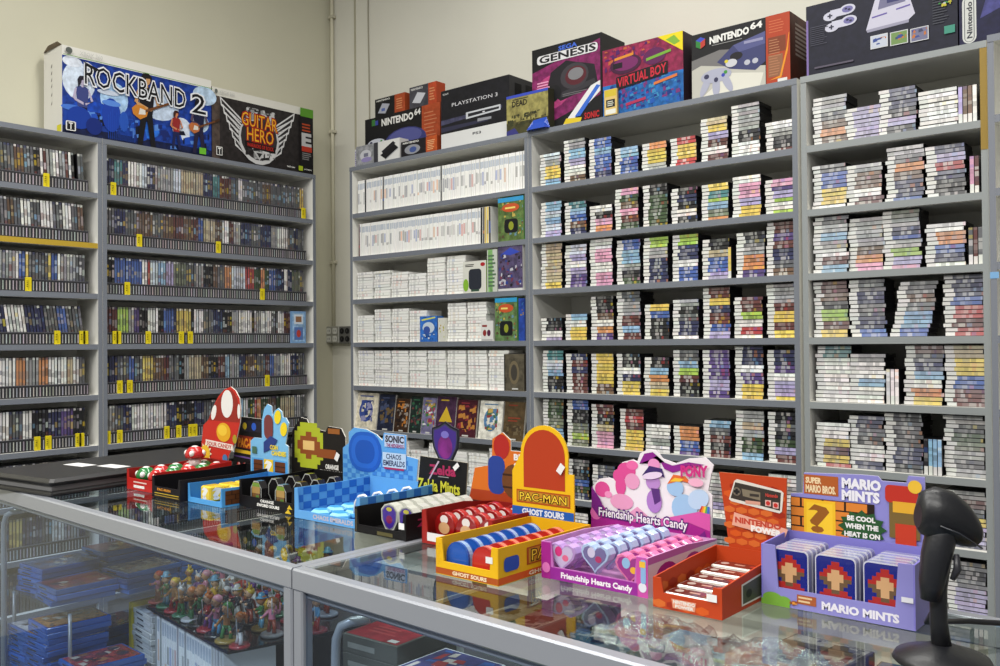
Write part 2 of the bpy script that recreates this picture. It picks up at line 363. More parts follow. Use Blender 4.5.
def add_spec(o, ax, ay, az, L, T, D, kind, ch, label, group, name, cat, seed):
    r = random.Random(seed)
    body = c(26, 26, 30) if kind in ('ds', 'dvd') else vary(c(226, 226, 222), .04, r)
    specs.append(dict(M=(Vector(o), Vector(ax), Vector(ay), Vector(az)), L=L, T=T, D=D, body=body, segs=spine(kind, ch, r), label=label, group=group, kind=kind, name=KIND_NAME[kind], cat=cat, bord=.0011 if kind != 'dvd' else .0016))
def case_geo(mb, s, local):
    """length along ax, thickness along az, depth along ay (away from the viewer); origin: centre of the bottom or left end"""
    if local: P = lambda x, y, z: (x, y, z)
    else:
        o, ax, ay, az = s['M']; P = lambda x, y, z: tuple(o + ax * x + ay * y + az * z)
    L, T, D, B, q = s['L'], s['T'], s['D'], s['body'], s['bord']
    e = .0015
    A = [P(0, e, 0), P(L, e, 0), P(L, D, 0), P(0, D, 0), P(0, e, T), P(L, e, T), P(L, D, T), P(0, D, T)]
    for f in ((0, 3, 2, 1), (4, 5, 6, 7), (2, 3, 7, 6), (3, 0, 4, 7), (1, 2, 6, 5)): mb.face([A[i] for i in f], B)
    # front: bevel into the paper insert
    Q = [P(q, 0, q), P(L - q, 0, q), P(L - q, 0, T - q), P(q, 0, T - q)]
    mb.face([A[0], A[1], Q[1], Q[0]], B); mb.face([A[1], A[5], Q[2], Q[1]], B); mb.face([A[5], A[4], Q[3], Q[2]], B); mb.face([A[4], A[0], Q[0], Q[3]], B)
    x = q; tot = sum(f for f, _ in s['segs'])
    for f, col in s['segs']:
        x2 = x + (L - 2 * q) * f / tot; mb.face([P(x, 0, q), P(x2, 0, q), P(x2, 0, T - q), P(x, 0, T - q)], col); x = x2
seed = [100]
def stack(x0, z, y, h, cols, where, kind='ds', L=.131, T=.0148, pitch=.0156, D=.118, group=None, name='game_case', jit=.003, lean=0.0, mute=0):
    n = max(1, round(h * SPC / pitch)); r = random.Random(int(x0 * 1000) + int(z * 1000))
    for i in range(n):
        ch = cols[min(len(cols) - 1, int((n - 1 - i) / n * len(cols)))]; seed[0] += 1
        a = r.uniform(-.012, .012); jx = r.uniform(-jit, jit) + lean * i; jy = r.uniform(-.002, .003)
        add_spec((x0 + jx, y + jy, z + i * pitch + .0003), (math.cos(a), math.sin(a), 0), (-math.sin(a), math.cos(a), 0), (0, 0, 1), L, T, D, kind, ch,
                 f'{"white-spined" if kind != "ds" else CNAME[ch]} case, {ordw(i + 1)} from the bottom, {where}', group, name, 'game case', seed[0])
        if mute: specs[-1]['segs'] = [(f, mixc(q, c(205, 205, 208), r.uniform(mute * .6, mute * 1.5))) for f, q in specs[-1]['segs']]
def uprights(x0, z, y, cols, where, kind='ds', L=.131, T=.0148, D=.118, group=None):
    for i, ch in enumerate(cols):
        seed[0] += 1
        add_spec((x0 + i * .0154 + T, y, z), (0, 0, 1), (0, 1, 0), (-1, 0, 0), L, T, D, kind, ch, f'{CNAME[ch]} case standing {ordw(i + 1)} from left, {where}', group, 'game_case', 'game case', seed[0])

# middle bookcase: nine stacks on each shelf, letters run from the top of the stack down
MID = [
 [(.65, 'igyyc'), (.8, 'gcVwB'), (.76, 'bcbbn'), (.5, 'cbb'), (.47, 'oyyg'), (.5, 'ryyr'), (.72, 'ayVRwR'), (.88, 'gggkww'), (.48, 'wgkkR')],
 [(.68, 'ciciV'), (.62, 'tcbBn'), (.48, 'wkpo'), (.74, 'pGBpRG'), (.76, 'kGGG'), (.62, 'knkwk'), (.62, 'ytlceo'), (.68, 'wppVyy'), (.56, 'pvVlwl')],
 [(.85, 'aaaay'), (.83, 'iVwVvv'), (.85, 'wppwpp'), (.8, 'bccgkG'), (.83, 'lgnnn'), (.78, 'lnnwbb'), (.66, 'kabbV'), (.75, 'khgoov'), (.85, 'RvRnhB')],
 [(.45, 'kkwV'), (.52, 'cwyyy'), (.84, 'kkBwov'), (.9, 'hggRcR'), (.62, 'ybkkk'), (.7, 'gkhnnw'), (.86, 'RynRbV'), (.68, 'RRlwrw'), (.9, 'ggRyRy')],
 [(.82, 'tickk'), (.76, 'nRnRRR'), (.76, 'yyyB'), (.76, 'kkwnyy'), (.7, 'kcoay'), (.78, 'hclRkk'), (.8, 'vvvVv'), (.9, 'nnwvyy'), (.84, 'nnvwVVy')],
 [(.85, 'GGech'), (.86, 'bkkele'), (.8, 'Rkapp'), (.72, 'RrRyyy'), (.52, 'wwgw'), (.52, 'oobbv'), (.6, 'chRkR'), (.82, 'gagGGc'), (.78, 'khkGVR')],
 [(.8, 'BBRkhn'), (.76, 'hkkbGn'), (.7, 'hnbno'), (.66, 'RBkew'), (.7, 'hnybw'), (.62, 'vRwgc'), (.76, 'wggVw'), (.68, 'whwwVp'), (.8, 'wgwwgw')],
 [(.8, 'gghgg'), (.76, 'wghwg'), (.7, 'gwggw'), (.8, 'hgwVw'), (.7, 'gghwg'), (.62, 'wgVwg'), (.7, 'gwVg'), (.68, 'wgwwg'), (.8, 'gwgwgw')],
]
MX0, MP = -2.701, .1442
for ri, row in enumerate(MID):
    z = lev(3 - ri)
    for si, (h, cols) in enumerate(row):
        x = MX0 + MP * si + rnd.uniform(-.002, .003)
        if (ri, si) == (2, 7) or (ri, si) == (5, 3): x += .012
        stack(x, z, BY + .024 + rnd.uniform(0, .006), h, cols, f'{ordw(si + 1)} stack, {ordw(ri + 1)} shelf down, wide middle bookcase', group='stacked coloured cases in the middle bookcase', L=.1235)
uprights(MX0 + MP * 7 - .018, lev(1), BY + .012, 'y', 'between stacks on the third shelf, wide middle bookcase', group='stacked coloured cases in the middle bookcase')
# narrow bookcase: four or five stacks
NAR = [
 [(.75, 'gghBoB'), (.47, 'VVVV'), (.66, 'nnkVk'), (.55, 'wwww')],
 [(.68, 'hbbyyw'), (.62, 'gBBwR'), (.8, 'whoBnnb'), (.76, 'nVrnkk')],
 [(.85, 'hgcgwRc'), (.8, 'gggBop'), (.88, 'egnbglVp'), (.6, 'woobnw')],
 [(.88, 'RBklRy'), (.86, 'hnhnb'), (.78, 'hBhccb'), (.88, 'nnbrRr')],
 [(.86, 'twwww'), (.76, 'gwwcww'), (.86, 'Rhncwoy'), (.86, 'ayybRR')],
 [(.7, 'wwyRyr'), (.82, 'nhkwwn'), (.9, 'khkknnk'), (.95, 'ghGeghg')],
 [(.6, 'wgwg'), (.66, 'gwhg'), (.66, 'whwh'), (.8, 'gRhyVVn')],
 [(.6, 'wgwg'), (.66, 'gwhg'), (.66, 'whwh'), (.8, 'hkhVVVV')],
]
NX = [(-1.351, -1.224, -1.096, -.958), (-1.355, -1.219, -1.078, -.936), (-1.351, -1.220, -1.090, -.942), (-1.354, -1.214, -1.066, -.885), (-1.351, -1.222, -1.020, -.884), (-1.354, -1.229, -1.094, -.889), (-1.35, -1.215, -1.07, -.889), (-1.35, -1.215, -1.07, -.889)]
for ri, row in enumerate(NAR):
    z = lev(3 - ri)
    xs = NX[ri]
    for si, (h, cols) in enumerate(row):
        stack(xs[si], z, BY + .024 + rnd.uniform(0, .01), h, cols, f'{ordw(si + 1)} stack, {ordw(ri + 1)} shelf down, narrow bookcase', kind='ds', mute=.18, group='stacked cases in the narrow bookcase', L=.131, jit=.006,
              lean=.0025 if (ri, si) == (3, 2) else 0)
GN = 'stacked cases in the narrow bookcase'
for ri, x, cols in ((0, -.824, 'VBBw'), (1, -.79, 'pR'), (2, -.797, 'hRh'), (4, -1.082, 'www'), (5, -.954, 'kccc')):
    if cols: uprights(x, lev(3 - ri), BY + .012, cols, f'{ordw(ri + 1)} shelf down, narrow bookcase', group=GN)

# bookcase of white cases
GW1 = 'white cases standing upright in the bookcase by the outlets'; GW2 = 'flat stacks of white cases in the bookcase by the outlets'
def upright_row(x0, x1, k, cols, rowname, Tp=.0148):
    n = int((x1 - x0) / Tp); r = random.Random(k)
    for i in range(n):
        ch = cols.get(i, 'w'); seed[0] += 1; a = r.uniform(-.004, .02)
        add_spec((x0 + (i + 1) * Tp, BY + .014 + r.uniform(0, .004), lev(k)), (math.sin(a), 0, math.cos(a)), (0, 1, 0), (-math.cos(a), 0, math.sin(a)), .19 if k == 3 else .188, .0138, .135, 'wii', ch,
                 f'{CNAME[ch]} case standing {ordw(i + 1)} from left, {rowname} shelf of the white-case bookcase', GW1, 'game_case', 'game case', seed[0])
upright_row(-4.035, -2.79, 3, {4: 'k', 14: 'h', 45: 'h'}, 'top')
upright_row(-4.035, -3.0, 2, {0: 'R', 64: 'k', 65: 'h', 66: 'y', 67: 'y', 68: 'k', 69: 'h'}, 'second')
XA = -4.045
for k, hs, rn in ((1, [.62, .6, .58, .5, .8, .82, 0, .0, 0], 'third'), (0, [.62, .74, .72, .7, .0, .78, .8, 0, 0], 'fourth'), (-1, [.84, .8, .82, .83, .84, .8, .82, .84, 0], 'fifth'), (-3, [.8, .8, .84, .6, .8, .7, .7, .8, .8], 'seventh')):
    for si, h in enumerate(hs):
        if h: stack(XA + .0 + si * .1435 + (0 if k != -1 else 0), lev(k), BY + .016 + rnd.uniform(0, .006), h, 'w', f'{ordw(si + 1)} stack, {rn} shelf down, white-case bookcase', kind='white', group=GW2, L=.130)
stack(-3.44, lev(0), BY + .15, .82, 'w', 'hindmost stack, fourth shelf down, white-case bookcase', kind='white', group=GW2, L=.13)

# dark standing cases along the left wall
GD = 'dark cases standing along the left wall bookcases'
def runs(s):
    out = ''
    for p in s.split():
        ch, n = p[0], int(p[1:]); out += ch * n
    return out
ROWB = [ 'n3 t3 n2 w5 i2 n3 g7 i3 a9 n4 t3 R5 h3 w2 h9 B4 h14 y3',
 'h3 n4 h4 B6 h4 B4 R4 B3 R3 b2 a5 B3 w3 R2 g3 n5 h4 n5 g3 w5 h3 n2',
 'k3 b10 w2 r1 i3 c3 V3 e5 h4 g3 k4 B2 h3 o3 i6 r4 G3 o2 G2 b3 n4 w2 n2 e4 h4 G4',
 'R4 l4 g2 v2 k3 w4 k2 b4 n1 y6 k1 w4 h4 n4 k4 g3 w6 k1 g3 w5 h3 w3',
 'n4 h4 b2 h3 y4 B4 R2 h4 k2 g2 a5 B3 k4 R3 c2 g4 n3 B4 h5 R2 b2 g3 w5',
 'g3 h3 n3 w13 n4 k7 n4 h5 R2 w3 g3 y2 c2 w2 G3 r1 o2 G3 B4 G2 a7',
 'k3 w2 n4 R2 h4 g4 w3 k4 b3 h6 B3 n5 g5 w4 h4 R3 n6 G4 h5',
 'h5 g4 n4 w4 h6 B4 n8 g5 w6 h9 n8 h9', 'n4 h4 R6 g9 w4 h5 b5 n9 h9 G5 h9', ]
ROWA = [ 'h5 a4 h6 g3 h8 w2 n2 b3 n3 h5 B3 h3 k2 w1 R1 g2 w1',
 'o3 B4 a4 k3 n3 h3 o3 B3 R3 k3 o2 G2 h3 B2 h2 w3 h3 w2',
 'n4 w3 g3 R4 h4 B3 n3 k3 G3 l2 h4 g5 w1 b2 y1 h3',
 'w3 n2 c3 b3 k3 y3 n4 h5 b3 h4 n6 w3',
 'B3 k5 b1 h3 w12 k3 h4 w2 a2 w6 o3 g2',
 'B3 h4 G2 g4 h5 k5 v4 n4 k5 w3 h2',
 'a3 r4 k2 n5 b4 k3 B3 b3 k3 R2 a4 h3 g3',
 'g4 w5 y3 h4 n5 g5 w4 h3 n6 y2', 'n5 h5 k6 n6 h6 G5 n9 h4' ]
PW = .0148
for side, rows, y0, y1 in (('B', ROWB, 2.2, 3.43), ('A', ROWA, 1.28, 2.095)):
    bname = 'corner bookcase' if side == 'B' else 'far left bookcase'
    for ri, row in enumerate(rows):
        s = runs(row); n = int((y1 - y0) / PW); k = 3 - ri
        if side == 'A': n = min(n, 57); s = (s + s[::-1] + s)[:n + 8] if len(s) < n else s
        r = random.Random(ri + (50 if side == 'A' else 0))
        ystart = y0
        if (side, ri) == ('B', 3): n -= 5
        lean0 = .13 if (side, ri) == ('A', 3) else (.05 if side == 'A' and ri in (0, 1) else 0)
        for i in range(n):
            ch = s[i % len(s)] if side == 'B' else s[len(s) - 1 - ((n - 1 - i) % len(s))]; seed[0] += 1
            if side == 'A' and ri == 0 and i == n - 3: continue
            y = ystart + i * PW + .0006; a = -lean0 + r.uniform(-.004, .006)
            z = lev(k); H = .19 + r.choice([0, 0, 0, -.001])
            pz = None
            add_spec((LX - .034 - r.uniform(0, .004), y + .0139, z), (0, math.sin(a), math.cos(a)), (-1, 0, 0), (0, -math.cos(a), math.sin(a)), H, .0139, .135, 'dvd', ch,
                     f'{CNAME[ch]}-spined case, {ordw(i + 1) + " from left" if side == "B" else ordw(n - i) + " from right"}, {ordw(ri + 1)} shelf of the {bname}', GD, 'game_case', 'game case', seed[0])

# the 300 largest of each group as things, the remainder of a group as one heap
def seen_size(s):
    o, ax, ay, az = s['M']; p = o + ax * s['L'] / 2 + az * s['T'] / 2; x, y, z = to_px(p)
    if z < .2 or not (-14 < x < 1010 and -5 < y < 600): return 0
    # things low behind the counter displays hardly show
    n = -ay; view = (EYE - p).normalized(); k = max(.01, view.dot(n)); w = s['L'] * s['T'] * k / z ** 2
    if y > 470 and x < 740: w *= .15
    if y > 445 and 190 < x < 590: w *= .2
    return w
groups = {}; rank = {}
for kd in KIND_NAME:
    for i, s in enumerate(sorted([q for q in specs if q['kind'] == kd], key=seen_size, reverse=True)): s['keep'] = i < 300 and seen_size(s) > 0
for s in specs: groups.setdefault(s['group'], []).append(s)
for g, lst in groups.items():
    rest = MB(); cnt = 0
    for i, s in enumerate(lst):
        if s['keep']:
            mb = MB(); case_geo(mb, s, True); o = mb.build(s['name'], PLASTIC)
            ob, ax, ay, az = s['M']; mt = Matrix((ax, ay, az)).transposed().to_4x4(); mt.translation = ob; o.matrix_world = mt
            tag(o, s['label'], 'game case', g)
        else: case_geo(rest, s, False); cnt += 1
    if cnt: tag(rest.build('game_cases', PLASTIC), 'the smaller and half hidden ' + g, 'game cases', kind='stuff')

# ribbed black strips with pale ticks along the shelf fronts of the left wall, and yellow dividers in them
TAGS = {('B', 0): (113, 303), ('B', 1): (139, 218), ('B', 2): (127, 262), ('B', 3): (115, 118, 148, 181, 190), ('B', 4): (119.5, 129.5, 267), ('B', 5): (107.5, 119.5, 166.5, 178.5, 190.5, 194.5), ('A', 0): (46,), ('A', 2): (28,), ('A', 3): (57, 82, 85), ('A', 5): (37, 48, 78, 81)}
PLACE = {'A': 'far left bookcase', 'B': 'corner bookcase'}
for side, y0, y1 in (('B', 2.195, 3.435), ('A', 1.28, 2.105)):
    for ri in range(8):
        if side == 'B' and ri == 3: y1_ = y1 - .07
        else: y1_ = y1
        z = lev(3 - ri); x = LX - .02; hgt = .056; b = MB(); d = c(40, 40, 44)
        b.box((x - .012, y0, z), (x, y1_, z + hgt), d)
        fr = right_frame(x, y0, y1_, z, z + hgt); n = int((y1_ - y0) / .0148)
        for i in range(n):
            u = (i + .35) / n; v = vary(c(158, 156, 158), .3)
            b.face([fr.p(u, .1, .0006), fr.p(u + .32 / n, .1, .0006), fr.p(u + .32 / n, .86, .0006), fr.p(u, .86, .0006)], v)
        b.box((x - .012, y0, z + hgt), (x + .001, y1_, z + hgt + .003), c(86, 86, 92))
        tag(b.build('ribbed_strip', PLASTIC), f'low black strip with pale ticks along the front of the {ordw(ri + 1)} shelf, {PLACE[side]}', 'shelf strip', 'ribbed strips in front of the dark cases')
        for ti, px in enumerate(TAGS.get((side, ri), ())):
            q = on_x(px, to_px((LX, 2.5, z + .03))[1], x); yy = q.y; w = .0135
            t = MB(); t.bbox((x - .003, yy - w, z + .001), (x + .009, yy + w, z + .066), c(228, 208, 30), .0015)
            f2 = right_frame(x + .009, yy - w, yy + w, z, z + .066)
            Art(t, f2).rect(.46, .1, .54, .8, c(150, 132, 20)).lines(.12, .3, .4, .8, 4, c(110, 96, 20))
            tag(t.build('divider_tab', CARD), f'yellow divider tab, {ordw(ti + 1)} from left on the {ordw(ri + 1)} shelf, {PLACE[side]}', 'divider tab', 'yellow divider tabs')

# ------------------------------------------------------------------ big boxes on top of the bookcases
TOPZ = lev(4) + .0245
def carton_mesh(mb, a, b, col, cols=None, fold=True):
    """cardboard carton with slightly softened edges and closing flaps on the short side"""
    mb.box(a, b, col, cols)
    x0, y0, z0 = a; x1, y1, z1 = b; e = .0012
    ed = tuple(min(1, v * 1.5 + .02) for v in col[:3]) + (1,)
    for x, y in ((x0, y0), (x1, y0)):
        mb.box((x - e, y - e, z0), (x + e, y + e, z1), ed)

# two instrument boxes over the left wall bookcases
def left_box(y0, y1, z1, depth, front=LX - .012): return (front - depth, y0, TOPZ), (front, y1, z1), right_frame(front, y0, y1, TOPZ, z1)
b = MB(); A0, A1, fr = left_box(1.975, 2.786, 2.835, .2)
b.box(A0, A1, c(232, 230, 222)); a = Art(b, fr)
a.rect(0, 0, 1, .885, c(24, 60, 150, a=.15))
for u, v, r1, r2, cc in ((.1, .62, .1, .22, c(215, 228, 245, a=.5)), (.32, .5, .09, .2, c(170, 205, 240, a=.4)), (.62, .55, .14, .2, c(205, 222, 245, a=.5)), (.78, .3, .07, .14, c(220, 232, 248, a=.6)), (.92, .42, .06, .12, c(200, 222, 245, a=.5)), (.52, .2, .1, .1, c(40, 110, 215, a=.3)), (.2, .28, .16, .14, c(20, 70, 180, a=.3)), (.95, .78, .09, .12, c(190, 215, 240, a=.4)), (.06, .83, .06, .06, c(225, 232, 245, a=.6))):
    a.ell(u, v, r1, r2, cc)
a.rect(0, 0, 1, .09, c(14, 26, 66, a=.1)); a.specks(.02, .02, .98, .3, 60, [c(20, 40, 110), c(30, 80, 190), c(10, 16, 40), c(90, 140, 220)], .05)
# drummer, guitarist, two singers as plain dark figures
def player(u, v, H, body, skin, hair, legs, guitar=None, arm=1):
    """a standing musician of height H metres printed on the box, feet at (u, v)"""
    W_, H_ = fr.w, fr.h
    P = lambda pts: [(u + x * H / W_, v + y * H / H_) for x, y in pts]
    for sx in (-1, 1): a.poly(P([(sx * .10 - .035, 0), (sx * .10 + .035, 0), (sx * .03 + .05, .5), (sx * .03 - .05, .5)]), legs)
    a.poly(P([(-.09, .46), (.09, .46), (.12, .8), (.05, .84), (-.05, .84), (-.12, .8)]), body)
    a.poly(P([(.1, .8), (.13, .78), (.2, .6), (.16, .57)]), skin); a.poly(P([(.16, .57), (.2, .6), (.06, .5), (.05, .54)]), skin)
    a.poly(P([(-.1, .8), (-.14, .77), (-.18 * arm, .6), (-.13 * arm, .58)]), skin); a.poly(P([(-.18 * arm, .62), (-.14 * arm, .56), (.02, .5), (.02, .55)]), skin)
    a.poly(P([(-.02, .82), (.02, .82), (.02, .88), (-.02, .88)]), skin)
    a.poly(P([(.055 * math.cos(q), .93 + .07 * math.sin(q)) for q in [k * math.pi / 6 for k in range(12)]]), skin)
    a.poly(P([(-.075, .8), (-.02, .9), (-.01, .95), (.05, .96), (.07, .9), (.08, .98), (.03, 1.03), (-.05, 1.02), (-.09, .95)]), hair)
    if guitar:
        a.poly(P([(-.2, .42), (-.1, .36), (0, .42), (.02, .5), (-.04, .56), (-.16, .56), (-.22, .5)]), guitar); a.poly(P([(-.12, .43), (-.02, .44), (-.01, .5), (-.1, .52)]), c(225, 222, 212))
        a.poly(P([(-.02, .47), (.36, .66), (.35, .69), (-.02, .51)]), c(110, 66, 34)); a.poly(P([(.34, .64), (.44, .7), (.43, .74), (.34, .69)]), c(70, 44, 26))
player(.12, .04, .27, c(60, 70, 130), c(190, 180, 205), c(30, 26, 40), c(20, 24, 60))
for u, v, rx, ry, cc in ((.06, .3, .07, .035, c(70, 120, 215)), (.1, .2, .075, .13, c(18, 60, 160)), (.28, .56, .07, .03, c(205, 215, 232)), (.3, .3, .06, .2, c(24, 64, 170)), (.3, .44, .06, .035, c(90, 140, 225)), (.19, .13, .05, .1, c(14, 40, 120)), (.38, .25, .03, .12, c(40, 90, 190)), (.2, .62, .06, .02, c(180, 196, 226))): a.ell(u, v, rx, ry, cc)
for k in range(14): a.rect(.28 + .013 * k, .02, .283 + .013 * k, .3 + .04 * (k % 3), c(30, 80, 190))
player(.53, -.0, .37, c(20, 18, 26), c(206, 156, 104), c(20, 16, 20), c(16, 16, 22), c(205, 130, 44)); player(.735, .03, .2, c(150, 40, 40), c(205, 130, 90), c(60, 28, 26), c(26, 34, 80)); player(.9, .02, .29, c(22, 26, 60), c(90, 70, 90), c(18, 14, 26), c(34, 30, 60), c(190, 110, 60))
for dx, dy, cc, bo in ((0, 0, c(238, 240, 245), .05), (0, 0, c(14, 14, 18), .0)):
    a.text('ROCKBAND', .13 + dx, .60 + dy, .80, .84, cc, bo, slope=-.05); a.text('2', .845, .53, .95, .775, cc, bo)
    a.poly([(.1, .87), (.22, .80), (.2, .77)], cc) 
a.rrect(.015, .03, .075, .14, .008, c(235, 235, 235)); a.rrect(.022, .04, .068, .13, .004, BLACK); a.text('T', .034, .05, .056, .12, WHITE, .03)
a.rect(.9, .02, .95, .1, c(110, 190, 50)); a.text('XBOX 360', .1, .92, .24, .965, c(200, 200, 195), 0); a.ell(.035, .945, .02, .035, c(90, 95, 90)); a.rect(0, .885, 1, .892, c(90, 150, 60))
fl = left_frame(LX - .012, 0, 1, 0, 1)
sd = Frame((LX - .212, 1.975, TOPZ), (1, 0, 0), (0, 0, 1), .2, 2.835 - TOPZ); s2 = Art(b, sd); s2.rect(.72, .02, .95, .1, c(225, 215, 40))
for v in (.35, .45, .55, .62, .7, .78): s2.poly([(.4, v), (.46, v + .01), (.47, v + .05), (.43, v + .03)], c(120, 115, 110))
rb = empty('instrument_box', (LX - .11, 2.38, TOPZ), 'long blue and white instrument box with rock band artwork and torn white end', 'box', 'big boxes on top of the left bookcases')
ct = b.build('carton', CARD, rb)
b = MB()     # torn flap on the top end
b.face([(LX - .212, 1.975, 2.835), (LX - .012, 1.975, 2.835), (LX - .03, 1.96, 2.85), (LX - .12, 1.955, 2.846), (LX - .19, 1.965, 2.83)], c(120, 105, 85)); b.face([(LX - .012, 1.975, 2.836), (LX - .1, 1.99, 2.846), (LX - .212, 1.975, 2.836)], c(225, 222, 212))
sub('torn_flap', b, CARD, ct)

b = MB(); A0, A1, fr = left_box(2.79, 3.478, 2.805, .17)
b.box(A0, A1, c(40, 34, 32), {'z1': c(225, 222, 210)}); a = Art(b, fr)
a.rect(0, .885, 1, 1, c(226, 224, 214)); a.rect(0, 0, 1, .885, c(40, 36, 36, a=.2)); a.rect(0, 0, .07, .885, c(78, 66, 60, a=.3))
for sgn in (-1, 1):      # wings
    X = lambda u: .44 + sgn * u
    for k in range(6):
        tip = (.37 - .026 * k, .86 - .105 * k); root = (.165 - .003 * k, .60 - .085 * k); th = .03
        a.poly([(X(tip[0]), tip[1] + .03), (X(tip[0] - .012), tip[1] - .10), (X(root[0]), root[1] - .03), (X(root[0]), root[1] + .03)][::sgn], c(222, 222, 222))
        a.poly([(X(tip[0] - .014), tip[1] - .01), (X(tip[0] - .02), tip[1] - .075), (X(root[0] + .008), root[1] - .005), (X(root[0] + .008), root[1] + .012)][::sgn], c(46, 43, 45))
for k in range(26):
    t = 2 * math.pi * k / 26; a.poly([(.44 + .1 * math.cos(t), .42 + .16 * math.sin(t)), (.44 + .34 * math.cos(t + .02), .42 + .42 * math.sin(t + .02) * .9), (.44 + .1 * math.cos(t + .05), .42 + .16 * math.sin(t + .05))], c(80, 76, 76, a=.8))
a.ell(.44, .37, .2, .36, c(205, 205, 205)); a.ell(.44, .39, .18, .32, c(50, 46, 48)); a.specks(.28, .62, .6, .82, 70, [c(150, 150, 150), c(200, 200, 200), c(60, 58, 58)], .05)
a.specks(.3, .08, .6, .26, 60, [c(140, 140, 140), c(210, 210, 210), c(30, 28, 28)], .045); a.poly([(.38, .2), (.5, .2), (.44, .07)], c(190, 190, 190)); a.poly([(.41, .18), (.47, .18), (.44, .11)], c(40, 40, 40))
for cc, bo in ((c(160, 28, 22), .07), (c(240, 176, 40), .0)):
    a.text('GUITAR', .27, .55, .62, .74, cc, bo, slope=-.02); a.text('HERO', .32, .34, .58, .53, cc, bo, slope=-.01)
a.poly([(.3, .24), (.6, .21), (.6, .3), (.3, .33)], c(20, 14, 14)); a.text('WARRIORS OF ROCK', .32, .25, .58, .305, c(190, 40, 30), .02, slope=-.01)
a.rect(.86, 0, 1, .885, c(24, 22, 24)); a.lines(.88, .63, .98, .77, 3, c(180, 70, 34)); a.text('E', .885, .42, .97, .6, c(190, 190, 190), .05); a.rect(.875, .33, .985, .41, c(180, 54, 36)); a.lines(.88, .2, .98, .32, 4, c(130, 128, 128))
a.rect(.03, .05, .085, .17, WHITE); a.rect(.036, .06, .08, .16, BLACK); a.text('T', .047, .07, .07, .15, WHITE, .03); a.text('RedOctane', .72, .05, .8, .075, WHITE); a.rect(.84, .03, .885, .1, c(170, 190, 40)); a.text('ACTIVISION', .9, .05, .98, .07, WHITE)
a.rect(.86, .86, 1, .99, c(90, 150, 45)); a.text('XBOX 360', .06, .92, .2, .965, c(190, 190, 186), 0); a.ell(.03, .94, .014, .03, c(100, 104, 100))
tag(b.build('instrument_box', CARD), 'black instrument box with white winged shield and flaming red logo', 'box', 'big boxes on top of the left bookcases')

def back_box(name, px0, px1, pyt, Y, depth, label, z0=TOPZ, body=BLACK, cat='box', rt=None, x1=None, pyr=None):
    p0 = on_y(px0, pyt, Y); p1 = on_y(px1, (pyr if pyr else pyt), Y); z1 = (p0.z + p1.z) / 2 if pyr else p0.z
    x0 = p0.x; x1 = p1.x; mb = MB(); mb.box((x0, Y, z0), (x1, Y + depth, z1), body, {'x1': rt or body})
    fr = front_frame(x0, x1, Y, z0, z1); side = right_frame(x1, Y, Y + depth, z0, z1)
    return mb, fr, side, dict(name=name, label=label, cat=cat, z1=z1, x0=x0, x1=x1)
def done(mb, d, group='boxed consoles on top of the back bookcases'): return tag(mb.build(d['name'], CARD), d['label'], d['cat'], group)
OR = c(205, 92, 40); PUR = c(96, 92, 150)
def pad(a, u, v, s, col, dark):   # three-pronged pad
    for du, dv, rt in ((-.09, -.1, .3), (0, -.13, 0), (.09, -.1, -.3)): a.ell(u + du * s, v + dv * s, .032 * s, .13 * s, col, rot=-rt)
    a.ell(u, v, .13 * s, .085 * s, col); a.ell(u - .08 * s, v + .01, .022 * s, .03 * s, dark); a.ell(u, v - .05 * s, .018 * s, .03 * s, dark); a.ell(u + .08 * s, v + .02 * s, .015 * s, .022 * s, c(70, 150, 60)); a.ell(u + .06 * s, v - .01 * s, .015 * s, .022 * s, c(60, 70, 180))
# small boxes in front row at left
mb, fr, sd, d = back_box('handheld_box', 356, 373.5, 147, BY + .02, .06, 'small grey handheld console box with purple edge at the left end', body=c(150, 152, 155), pyr=143.5)
a = Art(mb, fr); a.rect(0, 0, 1, 1, c(150, 152, 156, a=.3)); a.ell(.55, .5, .32, .26, c(205, 206, 212)); a.ell(.6, .28, .3, .12, c(150, 140, 190)); a.rect(.45, .42, .7, .6, c(120, 122, 140)); done(mb, d)
mb2 = MB(); x0 = d['x0']; mb2.box((x0 - .022, BY + .03, TOPZ), (x0 - .001, BY + .07, d['z1'] - .01), c(222, 222, 228)); Art(mb2, front_frame(x0 - .022, x0 - .001, BY + .03, TOPZ, d['z1'] - .01)).lines(.2, .1, .8, .9, 8, c(90, 70, 160), .6)
tag(mb2.build('handheld_box', CARD), 'very thin white box with purple lettering at the left end of the top', 'box', 'boxed consoles on top of the back bookcases')
mb, fr, sd, d = back_box('handheld_box', 374, 399.5, 143, BY + .02, .07, 'small white box showing a black folding handheld', body=c(225, 225, 222), pyr=137.5)
a = Art(mb, fr); a.poly([(.25, .35), (.8, .75), (.95, .55), (.45, .12)], c(26, 26, 30)); a.poly([(.3, .52), (.75, .9), (.85, .78), (.36, .4)], c(36, 36, 42)); a.poly([(.45, .12), (.95, .55), (.95, .5), (.45, .07)], c(170, 172, 176)); a.rect(.0, 0, .16, 1, c(60, 60, 66)); done(mb, d)
mb, fr, sd, d = back_box('accessory_box', 401, 437, 142, BY + .015, .06, 'small black box with a grey cartridge picture and orange end, bottom of its pile', body=c(30, 28, 32), rt=c(150, 62, 30), pyr=135)
a = Art(mb, fr); a.rect(.7, 0, 1, 1, c(186, 84, 38, a=.5)); a.ell(.32, .42, .22, .3, c(150, 152, 160)); a.ell(.34, .4, .1, .18, c(70, 90, 150)); a.text('NINTENDO', .06, .82, .5, .93, WHITE, .03); a.lines(.74, .15, .95, .8, 6, c(230, 170, 120)); done(mb, d)
